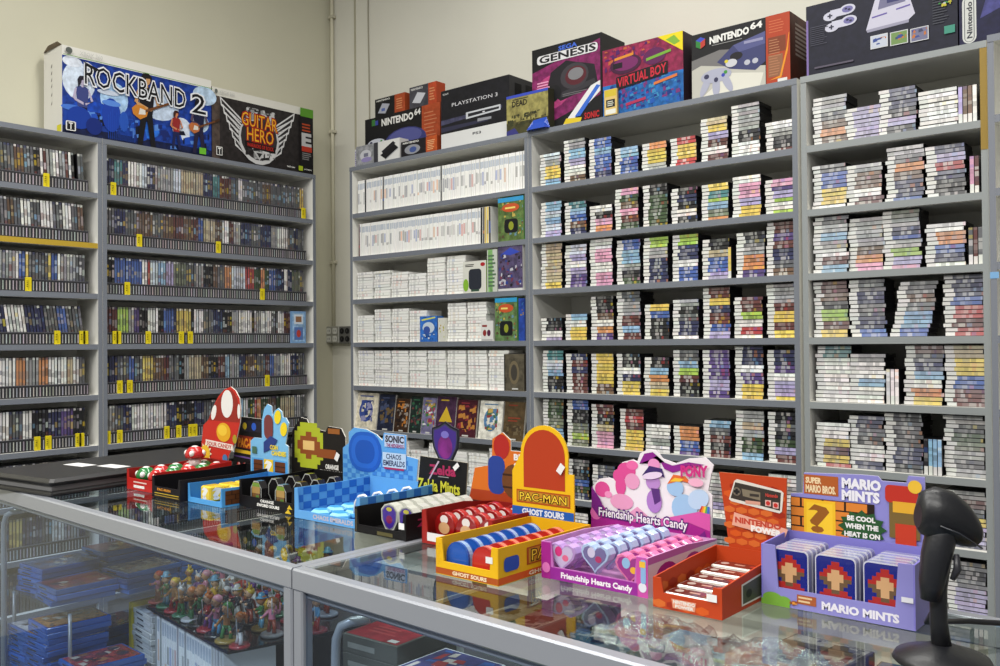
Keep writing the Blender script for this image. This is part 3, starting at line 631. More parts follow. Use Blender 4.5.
# mid row: the longer console box behind
YB = BY + .12
mb, fr, sd, d = back_box('console_box', 365, 440, 118, YB, .16, 'long black console box with purple console and orange end behind the small boxes', body=BLACK, rt=c(130, 54, 28), pyr=104)
a = Art(mb, fr); a.rect(.77, 0, 1, 1, c(170, 74, 40, a=.6)); a.lines(.8, .2, .97, .9, 10, c(196, 120, 84), .3); a.ell(.55, .42, .28, .26, c(58, 62, 120)); a.ell(.55, .5, .22, .16, c(86, 90, 150)); pad(a, .16, .5, .9, c(205, 208, 220), c(60, 60, 90)); a.text('NINTENDO', .24, .80, .66, .93, WHITE, .04); a.text('64', .68, .86, .755, .97, WHITE, .03)
a.rect(.1, .84, .15, .96, c(60, 120, 60)); a.rect(.15, .84, .19, .93, c(60, 70, 160)); done(mb, d); zt = d['z1'] + .001
mb, fr, sd, d = back_box('accessory_box', 375, 405, 99, YB + .02, .07, 'small black and orange box with a grey gadget, upper left of its pile', z0=zt, rt=c(160, 66, 30), pyr=93)
a = Art(mb, fr); a.rect(.66, 0, 1, 1, c(176, 78, 42, a=.6)); a.poly([(.1, .25), (.35, .15), (.5, .6), (.25, .72)], c(175, 178, 190)); a.rect(.22, .3, .34, .45, c(90, 110, 170)); a.text('NINTENDO', .06, .84, .5, .93, WHITE, .02); a.lines(.72, .2, .95, .8, 5, c(214, 140, 96)); done(mb, d)
mb, fr, sd, d = back_box('accessory_box', 409.5, 436.5, 87, YB + .02, .07, 'small black and orange box with a pale gadget, upper right of its pile', z0=zt, rt=c(180, 70, 34), pyr=82)
a = Art(mb, fr); a.rect(.7, 0, 1, 1, c(186, 74, 42, a=.6)); a.rect(.0, 0, .7, 1, c(70, 70, 78, a=.4)); a.poly([(.1, .3), (.4, .2), (.6, .6), (.3, .72)], c(205, 208, 216)); a.text('NINTENDO', .06, .84, .5, .93, WHITE, .02); a.lines(.74, .2, .95, .8, 5, c(214, 140, 96)); done(mb, d)
mb, fr, sd, d = back_box('console_box', 441, 509, 93, BY + .03, .22, 'large black box with slim silver console above a white lower band', body=c(24, 24, 28), rt=c(70, 70, 72), pyr=73)
a = Art(mb, fr); a.rect(0, 0, 1, 1, c(26, 26, 32, a=.5)); a.rect(0, 0, 1, .27, c(226, 227, 226)); a.poly([(0, .42), (.9, .5), (.9, .54), (0, .5)], c(70, 70, 96, a=.3)); a.poly([(0, .3), (.7, .34), (.7, .38), (0, .38)], c(52, 52, 74)); a.poly([(.38, .44), (.88, .47), (.88, .56), (.38, .55)], c(205, 208, 214)); a.poly([(.41, .47), (.86, .495), (.86, .53), (.41, .525)], c(40, 40, 46)); a.ell(.64, .5, .02, .012, c(210, 210, 215)); a.poly([(.55, .36), (.75, .36), (.75, .4), (.55, .41)], c(150, 152, 160))
a.text('PLAYSTATION 3', .17, .7, .84, .76, c(220, 220, 225), .0); a.text('SONY', .03, .92, .12, .95, c(200, 200, 200), .02); a.text('PS3', .48, .16, .6, .2, c(60, 60, 70), .01)
a = Art(mb, sd); a.rect(0, 0, 1, .27, c(200, 200, 198)); a.rect(.2, .55, .45, .9, c(26, 26, 28)); a.rect(.6, .5, .9, .92, c(34, 34, 38)); done(mb, d)
# figure box with green zombies
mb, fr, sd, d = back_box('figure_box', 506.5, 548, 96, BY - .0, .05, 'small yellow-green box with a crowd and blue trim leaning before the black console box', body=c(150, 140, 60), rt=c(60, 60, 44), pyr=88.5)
a = Art(mb, fr); a.rect(0, 0, 1, 1, c(150, 142, 84, a=.2)); a.rect(0, 0, 1, .3, c(70, 68, 40, a=.2)); a.specks(.02, .2, .95, .5, 46, [c(60, 62, 38), c(90, 84, 50), c(42, 44, 30)], .07); a.rect(0, .93, 1, 1, c(60, 80, 190)); a.text('DEAD', .14, .7, .5, .84, c(40, 34, 26), .03); a.lines(.15, .86, .55, .9, 1, c(50, 44, 34)); a.poly([(0, 0), (.3, 0), (.2, .16), (0, .1)], c(60, 60, 130)); done(mb, d)
b = MB(); q = on_y(536, 128, BY - .02); b.loft([[(q.x - .07, BY - .0, TOPZ), (q.x + .07, BY - .0, TOPZ), (q.x + .06, BY + .0 - .03, TOPZ), (q.x - .05, BY - .03, TOPZ)], [(q.x - .03, BY - .001, TOPZ + .05), (q.x + .05, BY - .001, TOPZ + .055), (q.x + .04, BY - .01, TOPZ + .03), (q.x - .03, BY - .01, TOPZ + .03)]], c(40, 80, 190)); tag(b.build('sticker_pack', GLOSSY), 'small blue packet lying in front of the yellow-green crowd box', 'packet')
mb, fr, sd, d = back_box('console_box', 532, 601.5, 50, BY + .05, .2, 'tall black and magenta box with black console and red lettering', body=c(24, 24, 26), rt=c(36, 38, 40), pyr=33)
a = Art(mb, fr); a.poly([(0, .18), (.3, .1), (.98, .3), (.98, .94), (0, .72)], c(124, 36, 92, a=.2)); a.ell(.3, .45, .26, .2, c(176, 64, 120, a=.4)); a.poly([(.22, .48), (.42, .32), (.95, .42), (.9, .66), (.5, .78), (.28, .68)], c(34, 32, 38)); a.poly([(.42, .36), (.92, .44), (.9, .5), (.44, .42)], c(56, 54, 60)); a.lines(.45, .36, .85, .4, 2, c(110, 108, 112)); a.ell(.62, .58, .2, .15, c(64, 60, 66)); a.ell(.64, .58, .15, .11, c(90, 36, 46)); a.ell(.64, .6, .11, .07, c(130, 130, 134)); a.ell(.3, .42, .13, .1, c(26, 26, 30), rot=.4); a.ell(.23, .44, .03, .03, c(120, 40, 60))
a.poly([(.42, 0), (.5, 0), (.98, .34), (.98, .46), (.85, .42)], c(235, 235, 235)); a.poly([(.62, .1), (.7, .1), (.98, .4), (.93, .42)], c(60, 110, 210)); a.poly([(.46, .04), (.7, .02), (.72, .08), (.5, .1)], c(228, 200, 50)); a.poly([(.72, .03), (.98, .06), (.98, .14), (.74, .12)], c(40, 20, 26)); a.text('SONIC', .76, .05, .96, .12, c(196, 40, 44), .03)
a.text('SEGA', .4, .915, .66, .965, c(70, 110, 220), .03, slope=0); a.rrect(.08, .80, .95, .905, .04, c(225, 225, 228)); a.text('GENESIS', .12, .815, .92, .895, c(30, 30, 34), .03); a.lines(.08, .5, .28, .6, 3, c(235, 160, 200)); done(mb, d)
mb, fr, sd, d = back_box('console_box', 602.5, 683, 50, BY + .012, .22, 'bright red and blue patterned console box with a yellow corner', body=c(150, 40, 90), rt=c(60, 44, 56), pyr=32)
a = Art(mb, fr); a.rect(0, 0, 1, .46, c(30, 100, 170, a=.15)); a.rect(0, .46, 1, 1, c(140, 34, 74, a=.2)); a.specks(.02, .02, .97, .44, 110, [c(30, 90, 180), c(60, 140, 190), c(120, 50, 120), c(20, 50, 130)], .05); a.specks(.02, .62, .72, .98, 90, [c(170, 44, 86), c(110, 30, 84), c(190, 96, 56), c(84, 30, 100)], .05)
a.ell(.3, .72, .2, .14, c(70, 26, 60)); a.ell(.3, .73, .16, .1, c(120, 40, 100)); a.ell(.66, .74, .14, .12, c(96, 30, 84)); a.rect(.14, .68, .26, .76, c(30, 20, 30)); a.poly([(.16, .84), (.4, .87), (.4, .83), (.16, .8)], c(220, 140, 50)); a.poly([(.56, .73), (.86, .79), (.86, .75), (.56, .69)], c(120, 170, 60)); a.poly([(.65, .36), (.93, .42), (.93, .38), (.65, .32)], c(220, 120, 60)); a.poly([(.3, .14), (.55, .18), (.55, .14), (.3, .1)], c(180, 50, 90)); a.poly([(.7, 1), (1, 1), (1, .72)], c(236, 216, 30)); a.poly([(.8, .93), (.9, .97), (.97, .86), (.9, .83)], c(130, 180, 60))
a.poly([(.18, .36), (.82, .45), (.82, .63), (.18, .55)], c(24, 16, 22)); a.text('VIRTUAL BOY', .2, .395, .8, .53, c(205, 40, 60), .02, slope=.075)
done(mb, d)
q0 = on_y(604.5, 120, BY - .006); b = MB(); q1 = on_y(616, 88, BY - .006); b.box((q0.x, BY - .006, TOPZ), (q1.x + .004, BY + .006, q1.z), c(226, 196, 120)); a = Art(b, front_frame(q0.x, q1.x + .004, BY - .006, TOPZ, q1.z)); a.rect(.05, .72, .95, .98, c(214, 190, 60)); a.rect(.15, .3, .85, .6, c(40, 40, 40)); a.rect(.1, .04, .9, .22, c(235, 235, 225)); a.lines(.25, .34, .75, .56, 3, c(220, 220, 200)); tag(b.build('card_pack', CARD), 'little yellow and white pack propped before the red and blue console box', 'packet')
mb, fr, sd, d = back_box('console_box', 691.5, 790, 35, BY + .02, .25, 'big black console box with grey pad, dark console and orange side panel', body=c(20, 20, 24), rt=c(84, 44, 34), pyr=12)
a = Art(mb, fr); a.poly([(0, 0), (.76, 0), (.76, .3), (.5, .36), (.1, .5), (0, .45)], c(196, 194, 184)); a.poly([(0, .45), (.1, .5), (.5, .36), (.6, .6), (.3, .68), (0, .6)], c(120, 118, 118)); a.poly([(.1, .0), (.7, 0), (.74, .2), (.4, .3)], c(226, 224, 212)); a.poly([(.27, .5), (.44, .7), (.76, .8), (.76, .36), (.66, .26), (.4, .36)], c(62, 66, 112)); a.poly([(.44, .7), (.76, .8), (.76, .62), (.5, .58)], c(86, 90, 140)); a.ell(.47, .53, .065, .06, c(26, 24, 30)); a.ell(.58, .4, .03, .04, c(190, 192, 205)); a.ell(.66, .4, .03, .04, c(190, 192, 205)); a.rect(.55, .68, .74, .72, c(150, 150, 185))
pad(a, .26, .3, 1.25, c(176, 178, 198), c(60, 60, 90)); a.ell(.42, .44, .06, .06, c(205, 206, 212)); a.ell(.37, .48, .02, .025, c(215, 200, 60)); a.text('NINTENDO', .2, .8, .6, .9, WHITE, .05, slope=.02); a.text('64', .62, .87, .73, .96, WHITE, .04); a.lines(.22, .76, .56, .78, 1, c(150, 150, 150))
a.poly([(.05, .9), (.1, .86), (.1, .76), (.05, .8)], c(50, 130, 60)); a.poly([(.1, .86), (.15, .9), (.15, .8), (.1, .76)], c(190, 60, 50)); a.poly([(.05, .9), (.1, .94), (.15, .9), (.1, .86)], c(60, 80, 190))
a.rect(.77, 0, 1, 1, c(180, 66, 34)); a.rect(.79, .45, .96, .68, c(130, 62, 34)); a.rect(.79, .1, .93, .42, c(150, 100, 70)); a.lines(.8, .74, .97, .94, 5, c(206, 110, 72), .3); a.lines(.8, .12, .92, .66, 14, c(186, 128, 92), .3); a.poly([(.8, .06), (.9, .1), (.97, .5), (.99, .7), (.995, .7), (.98, .45), (.915, .07)], c(235, 150, 40)); a.rect(.88, 0, .97, .06, c(230, 230, 225))
a = Art(mb, sd); a.rect(.05, 0, .95, 1, c(92, 46, 34, a=.5)); a.lines(.2, .4, .8, .9, 8, c(190, 170, 160)); done(mb, d)
mb, fr, sd, d = back_box('console_box', 806, 957, 7.5, BY + .02, .25, 'wide dark navy console box showing a pale console and two pads', body=c(24, 26, 40), pyr=-31)
a = Art(mb, fr); a.rect(0, 0, 1, 1, c(27, 28, 46, a=.5)); a.rect(0, .02, .015, .8, c(130, 110, 170)); a.poly([(.42, .48), (.5, .98), (.68, .98), (.74, .56), (.7, .5)], c(206, 204, 222)); a.poly([(.5, .72), (.68, .75), (.67, .93), (.52, .91)], c(120, 118, 150)); a.rect(.56, .78, .64, .9, c(60, 62, 110)); a.poly([(.46, .62), (.56, .64), (.56, .66), (.46, .64)], c(110, 96, 170)); a.poly([(.62, .66), (.71, .68), (.71, .7), (.62, .68)], c(110, 96, 170)); a.poly([(.42, .48), (.7, .5), (.7, .46), (.43, .44)], c(160, 158, 180))
for u, v in ((.235, .8), (.245, .64)):
    a.ell(u - .06, v - .015, .05, .062, c(205, 205, 222)); a.ell(u + .06, v + .03, .055, .068, c(205, 205, 222)); a.rect(u - .06, v - .04, u + .05, v + .065, c(205, 205, 222)); a.ell(u + .06, v + .03, .038, .045, c(120, 116, 170)); a.rect(u - .08, v - .02, u - .045, v, c(50, 50, 70)); a.rect(u - .068, v - .045, u - .057, v + .02, c(50, 50, 70)); a.ell(u + .05, v + .04, .01, .014, c(50, 50, 80)); a.ell(u + .072, v + .02, .01, .014, c(50, 50, 80))
a.lines(.03, .42, .17, .7, 10, c(78, 78, 92), .35); a.lines(.85, .35, .95, .9, 16, c(74, 76, 86), .35); 
for i, (u, cc) in enumerate(((.45, c(200, 206, 220)), (.58, c(120, 150, 90)), (.71, c(120, 120, 150)))):
    a.rect(u, .2 - .01 * i, u + .115, .38 - .01 * i, c(215, 216, 220)); a.rect(u + .006, .21 - .01 * i, u + .109, .37 - .01 * i, cc); a.specks(u + .01, .22, u + .105, .34, 8, [c(60, 80, 150), c(200, 120, 60), c(70, 70, 100)], .03)
a.rect(.92, .2, .985, .3, c(70, 150, 130)); a.lines(.06, .08, .4, .13, 1, c(90, 84, 100)); a.specks(.88, .55, .97, .62, 10, [c(200, 190, 60), c(60, 140, 70), c(200, 200, 205)], .02); done(mb, d)
mb, fr, sd, d = back_box('console_box', 958.5, 1068, -30, BY + .014, .26, 'dark blue box with a white vertical rounded logo at the right edge', body=c(24, 24, 50), pyr=-60)
a = Art(mb, fr); a.rect(0, 0, 1, 1, c(28, 28, 62, a=.4)); a.rrect(.03, .015, .165, .62, .065, c(218, 220, 216)); a.rrect(.048, .03, .147, .605, .048, c(90, 94, 100)); a.rrect(.056, .036, .139, .597, .04, c(214, 216, 212))
vs, fs, _ = text_geo('Nintendo', .03)
for f in fs: mb.face([fr.p(.075 + .05 * (1 - vs[i][1]), .08 + .46 * vs[i][0], a.d) for i in f], c(60, 62, 70))
a.poly([(.2, .3), (.9, .62), (.9, .9), (.3, .7)], c(70, 70, 130, a=.3)); done(mb, d)

# ------------------------------------------------------------------ boxes standing among the white cases
def standee(px0, px1, pyt, k, label, body, art, depth=.03, Y=BY + .004, rt=None, name='game_box', cat='box', group='boxed games set face out among the white cases'):
    p0 = on_y(px0, pyt, Y); p1 = on_y(px1, pyt, Y); z0 = lev(k) + .0005; mb = MB()
    mb.box((p0.x, Y, z0), (p1.x, Y + depth, p0.z), body, {'x1': rt or body}); art(Art(mb, front_frame(p0.x, p1.x, Y, z0, p0.z)))
    return tag(mb.build(name, CARD), label, cat, group)
def toy_art(tb, win, sp):
    def f(a):
        a.rect(0, 0, 1, 1, c(*sp, a=.1)); a.specks(.02, .02, .98, .95, 60, [c(80, 130, 70), c(200, 180, 90), c(150, 96, 60), c(110, 150, 170), c(90, 76, 56)], .1); a.rect(0, .9, 1, 1, c(*tb)); a.rrect(win[0], win[1], win[2], win[3], .1, c(26, 28, 30)); a.ell((win[0] + win[2]) / 2, (win[1] + win[3]) / 2, .1, .1, c(150, 160, 50)); a.ell(.5, .76, .34, .1, c(205, 90, 50)); a.lines(.28, .72, .72, .8, 1, c(245, 225, 120))
    return f
standee(498, 523.5, 199, 2, 'green and blue game box with a round dark window on the second shelf', c(90, 150, 70), toy_art((60, 160, 215), (.25, .18, .78, .5), (96, 120, 66)))
standee(463, 486, 262, 1, 'white game box with a black window and green leaf on the third shelf', c(225, 225, 215), lambda a: (a.rrect(.25, .1, .8, .75, .12, c(46, 50, 60)), a.ell(.12, .25, .12, .2, c(140, 190, 60)), a.rect(.35, .04, .7, .1, c(60, 90, 70)), a.lines(.1, .82, .5, .92, 2, c(40, 40, 40)), a.ell(.86, .88, .1, .06, c(180, 40, 50))), rt=c(150, 190, 90))
standee(487, 497, 250, 1, 'narrow green-edged cases beside the boxes on the third shelf', c(205, 210, 200), lambda a: (a.rect(.1, 0, .55, 1, c(130, 180, 110, a=.3)), a.lines(.1, .1, .9, .9, 9, c(90, 120, 90))))
standee(498, 522.5, 246.5, 1, 'purple and black game box crowded with figures on the third shelf', c(60, 50, 80), lambda a: (a.rect(0, 0, 1, 1, c(86, 76, 110, a=.1)), a.specks(.03, .05, .97, .85, 70, [c(200, 200, 210), c(60, 40, 60), c(120, 60, 80), c(50, 70, 150), c(30, 28, 36)], .1), a.poly([(.15, .82), (.5, .95), (.9, .84), (.5, .78)], c(60, 80, 190)), a.rect(0, 0, 1, .05, c(220, 220, 220))), rt=c(225, 225, 222))
standee(420, 437, 316.5, 0, 'small blue game box with white swirls on the fourth shelf', c(50, 110, 190), lambda a: (a.rect(0, 0, 1, 1, c(50, 110, 195, a=.2)), a.ell(.5, .55, .35, .22, c(205, 220, 235)), a.ell(.4, .45, .2, .16, c(60, 90, 170)), a.poly([(.1, .82), (.9, .92), (.9, .97), (.1, .88)], c(230, 230, 90)), a.specks(.05, .05, .9, .3, 14, [c(220, 230, 240), c(30, 60, 140)], .1)), depth=.05)
standee(438, 445, 318, 0, 'slim white box with yellow-green dots beside the small blue box', c(222, 222, 212), lambda a: a.specks(.1, .1, .9, .9, 14, [c(190, 200, 80), c(180, 150, 60)], .2), depth=.05)
standee(481, 493, 321, 0, 'white case fronted with two little maroon figures on the fourth shelf', c(230, 230, 226), lambda a: (a.ell(.3, .4, .15, .16, c(150, 50, 50)), a.ell(.65, .4, .15, .16, c(90, 40, 70)), a.rect(.1, .7, .5, .8, c(150, 60, 60)), a.rect(.05, 0, .95, .1, c(190, 190, 190))), depth=.012)
standee(495, 517, 298.5, 0, 'bright game box with blue top and dark window on the fourth shelf', c(90, 160, 80), toy_art((50, 160, 210), (.22, .12, .8, .46), (100, 130, 80)), depth=.05)
standee(518.5, 524.5, 298.5, 0, 'dark blue game case beside the bright blue-topped box', c(40, 70, 150), lambda a: (a.rect(0, 0, 1, 1, c(40, 70, 155, a=.2)), a.specks(.1, .5, .9, .9, 10, [c(160, 120, 60), c(60, 120, 180)], .3)), depth=.014)
standee(504, 524, 354, -1, 'brown-grey guide book with ornate cover on the fifth shelf', c(70, 64, 54), lambda a: (a.rect(0, 0, 1, 1, c(88, 82, 68, a=.1)), a.ell(.5, .5, .26, .32, c(120, 108, 84)), a.ell(.5, .5, .16, .22, c(70, 66, 60)), a.rect(0, 0, .06, 1, c(40, 36, 32)), a.rect(.4, .04, .7, .08, c(210, 210, 205))), depth=.02)
BK = [(355.5, 378, 392, c(222, 214, 192), [c(60, 80, 150), c(40, 60, 120), c(150, 150, 190)], 'cream art book with a blue ink figure'),
 (379, 395, 394, c(34, 40, 60), [c(70, 80, 110), c(110, 90, 60), c(40, 50, 80)], 'dark navy guide book with a brown band'),
 (396, 410, 398, c(64, 44, 30), [c(190, 120, 50), c(150, 140, 130), c(40, 30, 26)], 'brown guide book with orange artwork'),
 (411, 422.5, 396, c(30, 44, 40), [c(60, 110, 80), c(40, 60, 60), c(110, 60, 60)], 'dark green guide book with crowded cover'),
 (423, 436.5, 397, c(120, 116, 150), [c(190, 160, 80), c(70, 120, 70), c(150, 60, 90), c(220, 220, 225)], 'multicoloured guide book of many small figures'),
 (437, 456, 396, c(70, 44, 70), [c(215, 180, 50), c(120, 60, 130), c(60, 40, 60)], 'purple guide book with a golden triangle'),
 (457, 477.5, 399, c(70, 26, 38), [c(150, 50, 60), c(90, 30, 40), c(190, 130, 60)], 'dark red guide book with ornate figure'),
 (480, 503, 400, c(228, 226, 214), [c(90, 130, 170), c(150, 60, 60), c(200, 170, 90), c(70, 110, 80)], 'white guide book with a colourful central emblem'),
 (504.5, 525, 401, c(84, 68, 44), [c(140, 60, 40), c(110, 96, 70), c(70, 56, 40)], 'brown guide book with a red script title')]
for px0, px1, pyt, body, cols, label in BK:
    Y = BY + .03; p0 = on_y(px0, pyt, Y); p1 = on_y(px1, pyt, Y); z0 = lev(-2) + .0005; h = p0.z - z0; mb = MB(); w = p1.x - p0.x
    M = Matrix.Translation((p0.x, BY + .01, z0)) @ Matrix.Rotation(-.14, 4, 'X')
    mb.box((0, 0, 0), (w, .012, h), c(225, 222, 214), {'y0': body, 'x0': body, 'y1': body}, M=M)
    fr = Frame(M @ Vector((0, 0, 0)), M.to_3x3() @ Vector((1, 0, 0)), M.to_3x3() @ Vector((0, 0, 1)), w, h); a = Art(mb, fr)
    a.rect(0, 0, 1, 1, body[:3] + (.3,)); r = random.Random(int(px0))
    if 'triangle' in label: a.poly([(.15, .35), (.85, .35), (.5, .75)], cols[0]); a.specks(.1, .05, .9, .3, 20, cols, .2, r)
    elif 'ink' in label or 'emblem' in label: a.ell(.5, .5, .3, .3, cols[0][:3] + (.2,)); a.ell(.5, .52, .2, .2, body); a.specks(.22, .2, .8, .8, 34, cols, .16, r)
    elif 'script' in label: a.lines(.2, .48, .85, .62, 2, cols[0]); a.specks(.1, .1, .9, .4, 16, cols[1:], .2, r)
    else: a.specks(.06, .12, .94, .86, 44, cols, .2, r)
    a.lines(.2, .88, .8, .94, 1, cols[0]); a.rect(.35, .02, .65, .06, c(205, 205, 200))
    tag(mb.build('guide_book', CARD), label + ' on the sixth shelf', 'book', 'books set face out on the sixth shelf by the outlets')
# blue card at the end of the fourth row on the left wall
p0 = on_x(291, 310, LX - .01); p1 = on_x(305.5, 310, LX - .01); b = MB(); b.box((LX - .02, p0.y, lev(0) + .0005), (LX - .008, p1.y, lev(0) + .19), c(120, 160, 205))
a = Art(b, right_frame(LX - .008, p0.y, p1.y, lev(0), lev(0) + .19)); a.rect(.08, .05, .92, .95, c(150, 185, 220, a=.3)); a.rect(.2, .6, .8, .9, c(215, 225, 235)); a.rect(.3, .66, .7, .84, c(150, 110, 80)); a.rect(.2, .1, .8, .5, c(90, 120, 180)); a.ell(.5, .3, .15, .12, c(190, 70, 60))
tag(b.build('gift_card_pack', CARD), 'pale blue card pack at the right end of the fourth shelf, corner bookcase', 'card pack')

# ------------------------------------------------------------------ glass display counters
ALU = c(158, 162, 170); ALUD = c(140, 145, 156)
ZT = 1.0
def yfront(x): return .983 - .0412 * (x + 2.571)
def counter(x0, x1, depth, label, shelf_zs, floor_z=.12, joint_left=True):
    """frame, glass and shelves of one display counter; its front edge follows yfront"""
    ya, yb = yfront(x0), yfront(x1); yc0, yc1 = ya + depth, yb + depth
    t = empty('display_counter', ((x0 + x1) / 2, (ya + yb) / 2 + depth / 2, 0), label, 'display counter', 'glass display counters')
    ang = math.atan2(yb - ya, x1 - x0)
    def beam(name, p, q, w, h, col=ALU, mat=METAL, lab=None):
        p = Vector(p); q = Vector(q); L = (q - p).length; u = (q - p).normalized(); v = Vector((0, 0, 1)) if abs(u.z) < .9 else Vector((0, 1, 0)); n = v.cross(u).normalized(); v = u.cross(n)
        M = Matrix((u, n, v)).transposed().to_4x4(); M.translation = p; mb = MB(); r = .003
        prof = [(-w / 2 + r, -h / 2), (w / 2 - r, -h / 2), (w / 2, -h / 2 + r), (w / 2, h / 2 - r), (w / 2 - r, h / 2), (-w / 2 + r, h / 2), (-w / 2, h / 2 - r), (-w / 2, -h / 2 + r)]
        mb.loft([[(0, a, b_) for a, b_ in prof], [(L, a, b_) for a, b_ in prof]], col, M=M); o = mb.build(name, mat, t)
        if lab: o['label'] = lab
        return o
    H = .036; w = .024
    beam('top_rail', (x0, ya + w / 2, ZT - H / 2), (x1, yb + w / 2, ZT - H / 2), w, H)
    beam('top_rail', (x0, yc0 - w / 2, ZT - H / 2), (x1, yc1 - w / 2, ZT - H / 2), w, H)
    beam('top_rail', (x0 + .010, ya + w, ZT - .009), (x0 + .010, yc0 - w, ZT - .009), .02, .018)
    beam('top_rail', (x1 - .010, yb + w, ZT - .009), (x1 - .010, yc1 - w, ZT - .009), .02, .018)
    beam('track', (x0 + .02, ya + .018, ZT - H - .007), (x1 - .02, yb + .018, ZT - H - .007), .014, .014, ALUD)
    for x, y in ((x0 + .012, ya + .012), (x1 - .012, yb + .012), (x0 + .012, yc0 - .012), (x1 - .012, yc1 - .012)):
        beam('post', (x, y, .1), (x, y, ZT - H), .024, .024)
    mb = MB(); P = [(x0 + .01, ya + .014, 0), (x1 - .01, yb + .014, 0), (x1 - .01, yc1 - .01, 0), (x0 + .01, yc0 - .01, 0)]
    mb.loft([[(x, y, 0) for x, y, _ in P], [(x, y, .1) for x, y, _ in P]], c(70, 72, 76)); mb.build('base', LAMINATE, t)
    mb = MB(); mb.loft([[(x, y, floor_z - .018) for x, y, _ in P], [(x, y, floor_z) for x, y, _ in P]], c(90, 92, 94)); mb.build('deck', LAMINATE, t)
    mb = MB(); G = [(x0 + .018, ya + .02), (x1 - .018, yb + .02), (x1 - .018, yc1 - .02), (x0 + .018, yc0 - .02)]
    mb.loft([[(x, y, ZT - .0065) for x, y in G], [(x, y, ZT - .0005) for x, y in G]], WHITE); mb.build('glass_top', GLASS_TOP, t)
    mb = MB(); mb.loft([[(x0 + .024, ya + .008, z), (x1 - .024, yb + .008, z), (x1 - .024, yb + .0115, z), (x0 + .024, ya + .0115, z)] for z in (.12, ZT - H - .001)], WHITE); mb.build('glass_front', GLASS_FRONT, t)
    for x, n in ((x0 + .008, 'glass_side'),):
        mb = MB(); mb.box((x, ya + .024, .12), (x + .004, yc0 - .024, ZT - .02), WHITE); mb.build(n, GLASS_FRONT, t)
    for z in shelf_zs:
        mb = MB(); mb.loft([[(x + (.004 if i in (0, 3) else -.004), y + (.02 if i < 2 else -.004), zz) for i, (x, y) in enumerate(G)] for zz in (z - .008, z)], c(200, 205, 205)); mb.build('glass_shelf', GLASS_FRONT, t)
    # bent tube that carries the shelves behind the front corner
    tx = x0 + .07; mb = MB(); y = yfront(tx) + .035
    mb.tube([(tx, y, .13), (tx, y, ZT - .14), (tx + .002, y, ZT - .11), (tx + .012, y + .002, ZT - .088), (tx + .03, y + .01, ZT - .078), (tx + .05, y + .03, ZT - .075)], .0075, c(176, 180, 182), 10)
    mb.build('support_tube', METAL, t)
    return t
counter(-2.72, -1.244, .80, 'aluminium framed glass display counter at the left holding figurines and blue cases', [])
counter(-1.240, .32, .465, 'aluminium framed glass display counter at the right under the candy boxes', [.70])

# ------------------------------------------------------------------ counter-top candy displays
def box_cell(mb, x0, x1, y0, y1, hf, hs, hb, col_in, col_out, th=.0025, side_front=None, notch=.16, z=ZT):
    """open display tray: floor, notched front wall, sloping side walls, back wall"""
    e = .0004; sf = side_front or hs
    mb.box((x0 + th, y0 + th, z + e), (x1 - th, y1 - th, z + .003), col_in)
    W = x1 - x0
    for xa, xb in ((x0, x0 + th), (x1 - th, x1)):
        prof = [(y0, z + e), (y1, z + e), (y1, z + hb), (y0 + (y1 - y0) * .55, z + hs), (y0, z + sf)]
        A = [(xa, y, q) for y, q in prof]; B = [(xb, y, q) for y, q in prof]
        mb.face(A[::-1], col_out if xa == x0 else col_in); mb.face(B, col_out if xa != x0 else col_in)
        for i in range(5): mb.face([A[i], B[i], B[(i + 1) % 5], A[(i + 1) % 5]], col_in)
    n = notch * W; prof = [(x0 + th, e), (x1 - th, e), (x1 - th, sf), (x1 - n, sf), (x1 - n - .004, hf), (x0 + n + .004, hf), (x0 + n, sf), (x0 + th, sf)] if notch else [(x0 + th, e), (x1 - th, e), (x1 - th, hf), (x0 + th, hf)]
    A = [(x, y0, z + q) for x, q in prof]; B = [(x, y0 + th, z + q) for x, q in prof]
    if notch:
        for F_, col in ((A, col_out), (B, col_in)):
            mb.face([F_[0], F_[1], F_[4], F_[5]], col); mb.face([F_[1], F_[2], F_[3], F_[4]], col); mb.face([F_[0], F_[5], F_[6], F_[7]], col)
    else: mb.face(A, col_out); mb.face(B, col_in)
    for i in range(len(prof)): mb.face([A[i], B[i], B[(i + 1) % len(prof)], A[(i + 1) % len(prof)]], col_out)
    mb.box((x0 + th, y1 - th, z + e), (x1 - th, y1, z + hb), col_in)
def header(poly, y, col, side=None, th=.003, ref=None, zs=1):
    """flat header card cut to the outline poly of (x, z); ref: the depth the outline was measured at"""
    k = y / ref if ref else 1
    poly = [(u, 1.005 if abs(v - 1.03) < .0001 else v) for u, v in poly]
    mb = MB(); fr = Frame((0, y, EYE.z * (1 - k) + k * 1.03 * (1 - zs)), (1, 0, 0), (0, 0, 1), k, k * zs); mb.slab(poly, fr, th, col, side or c(225, 222, 214), c(222, 216, 205)); return mb, Art(mb, fr)
def arch(cx, z0, z1, w, n=14):
    """door-like outline with a round top"""
    r = w / 2; P = [(cx - r, z0), (cx + r, z0)]
    return P + [(cx + r * math.cos(math.pi * k / n), z1 - r + r * math.sin(math.pi * k / n)) for k in range(n + 1)]
def blocks(a, x0, z0, s, rows, pal):
    """print made of plain square patches"""
    for j, row in enumerate(rows[::-1]):
        for i, ch in enumerate(row):
            if ch in pal: a.mb.face([a.fr.p(u, v, a.d) for u, v in ((x0 + i * s, z0 + j * s), (x0 + (i + 1) * s, z0 + j * s), (x0 + (i + 1) * s, z0 + (j + 1) * s), (x0 + i * s, z0 + (j + 1) * s))], pal[ch])
    a.d += LAY
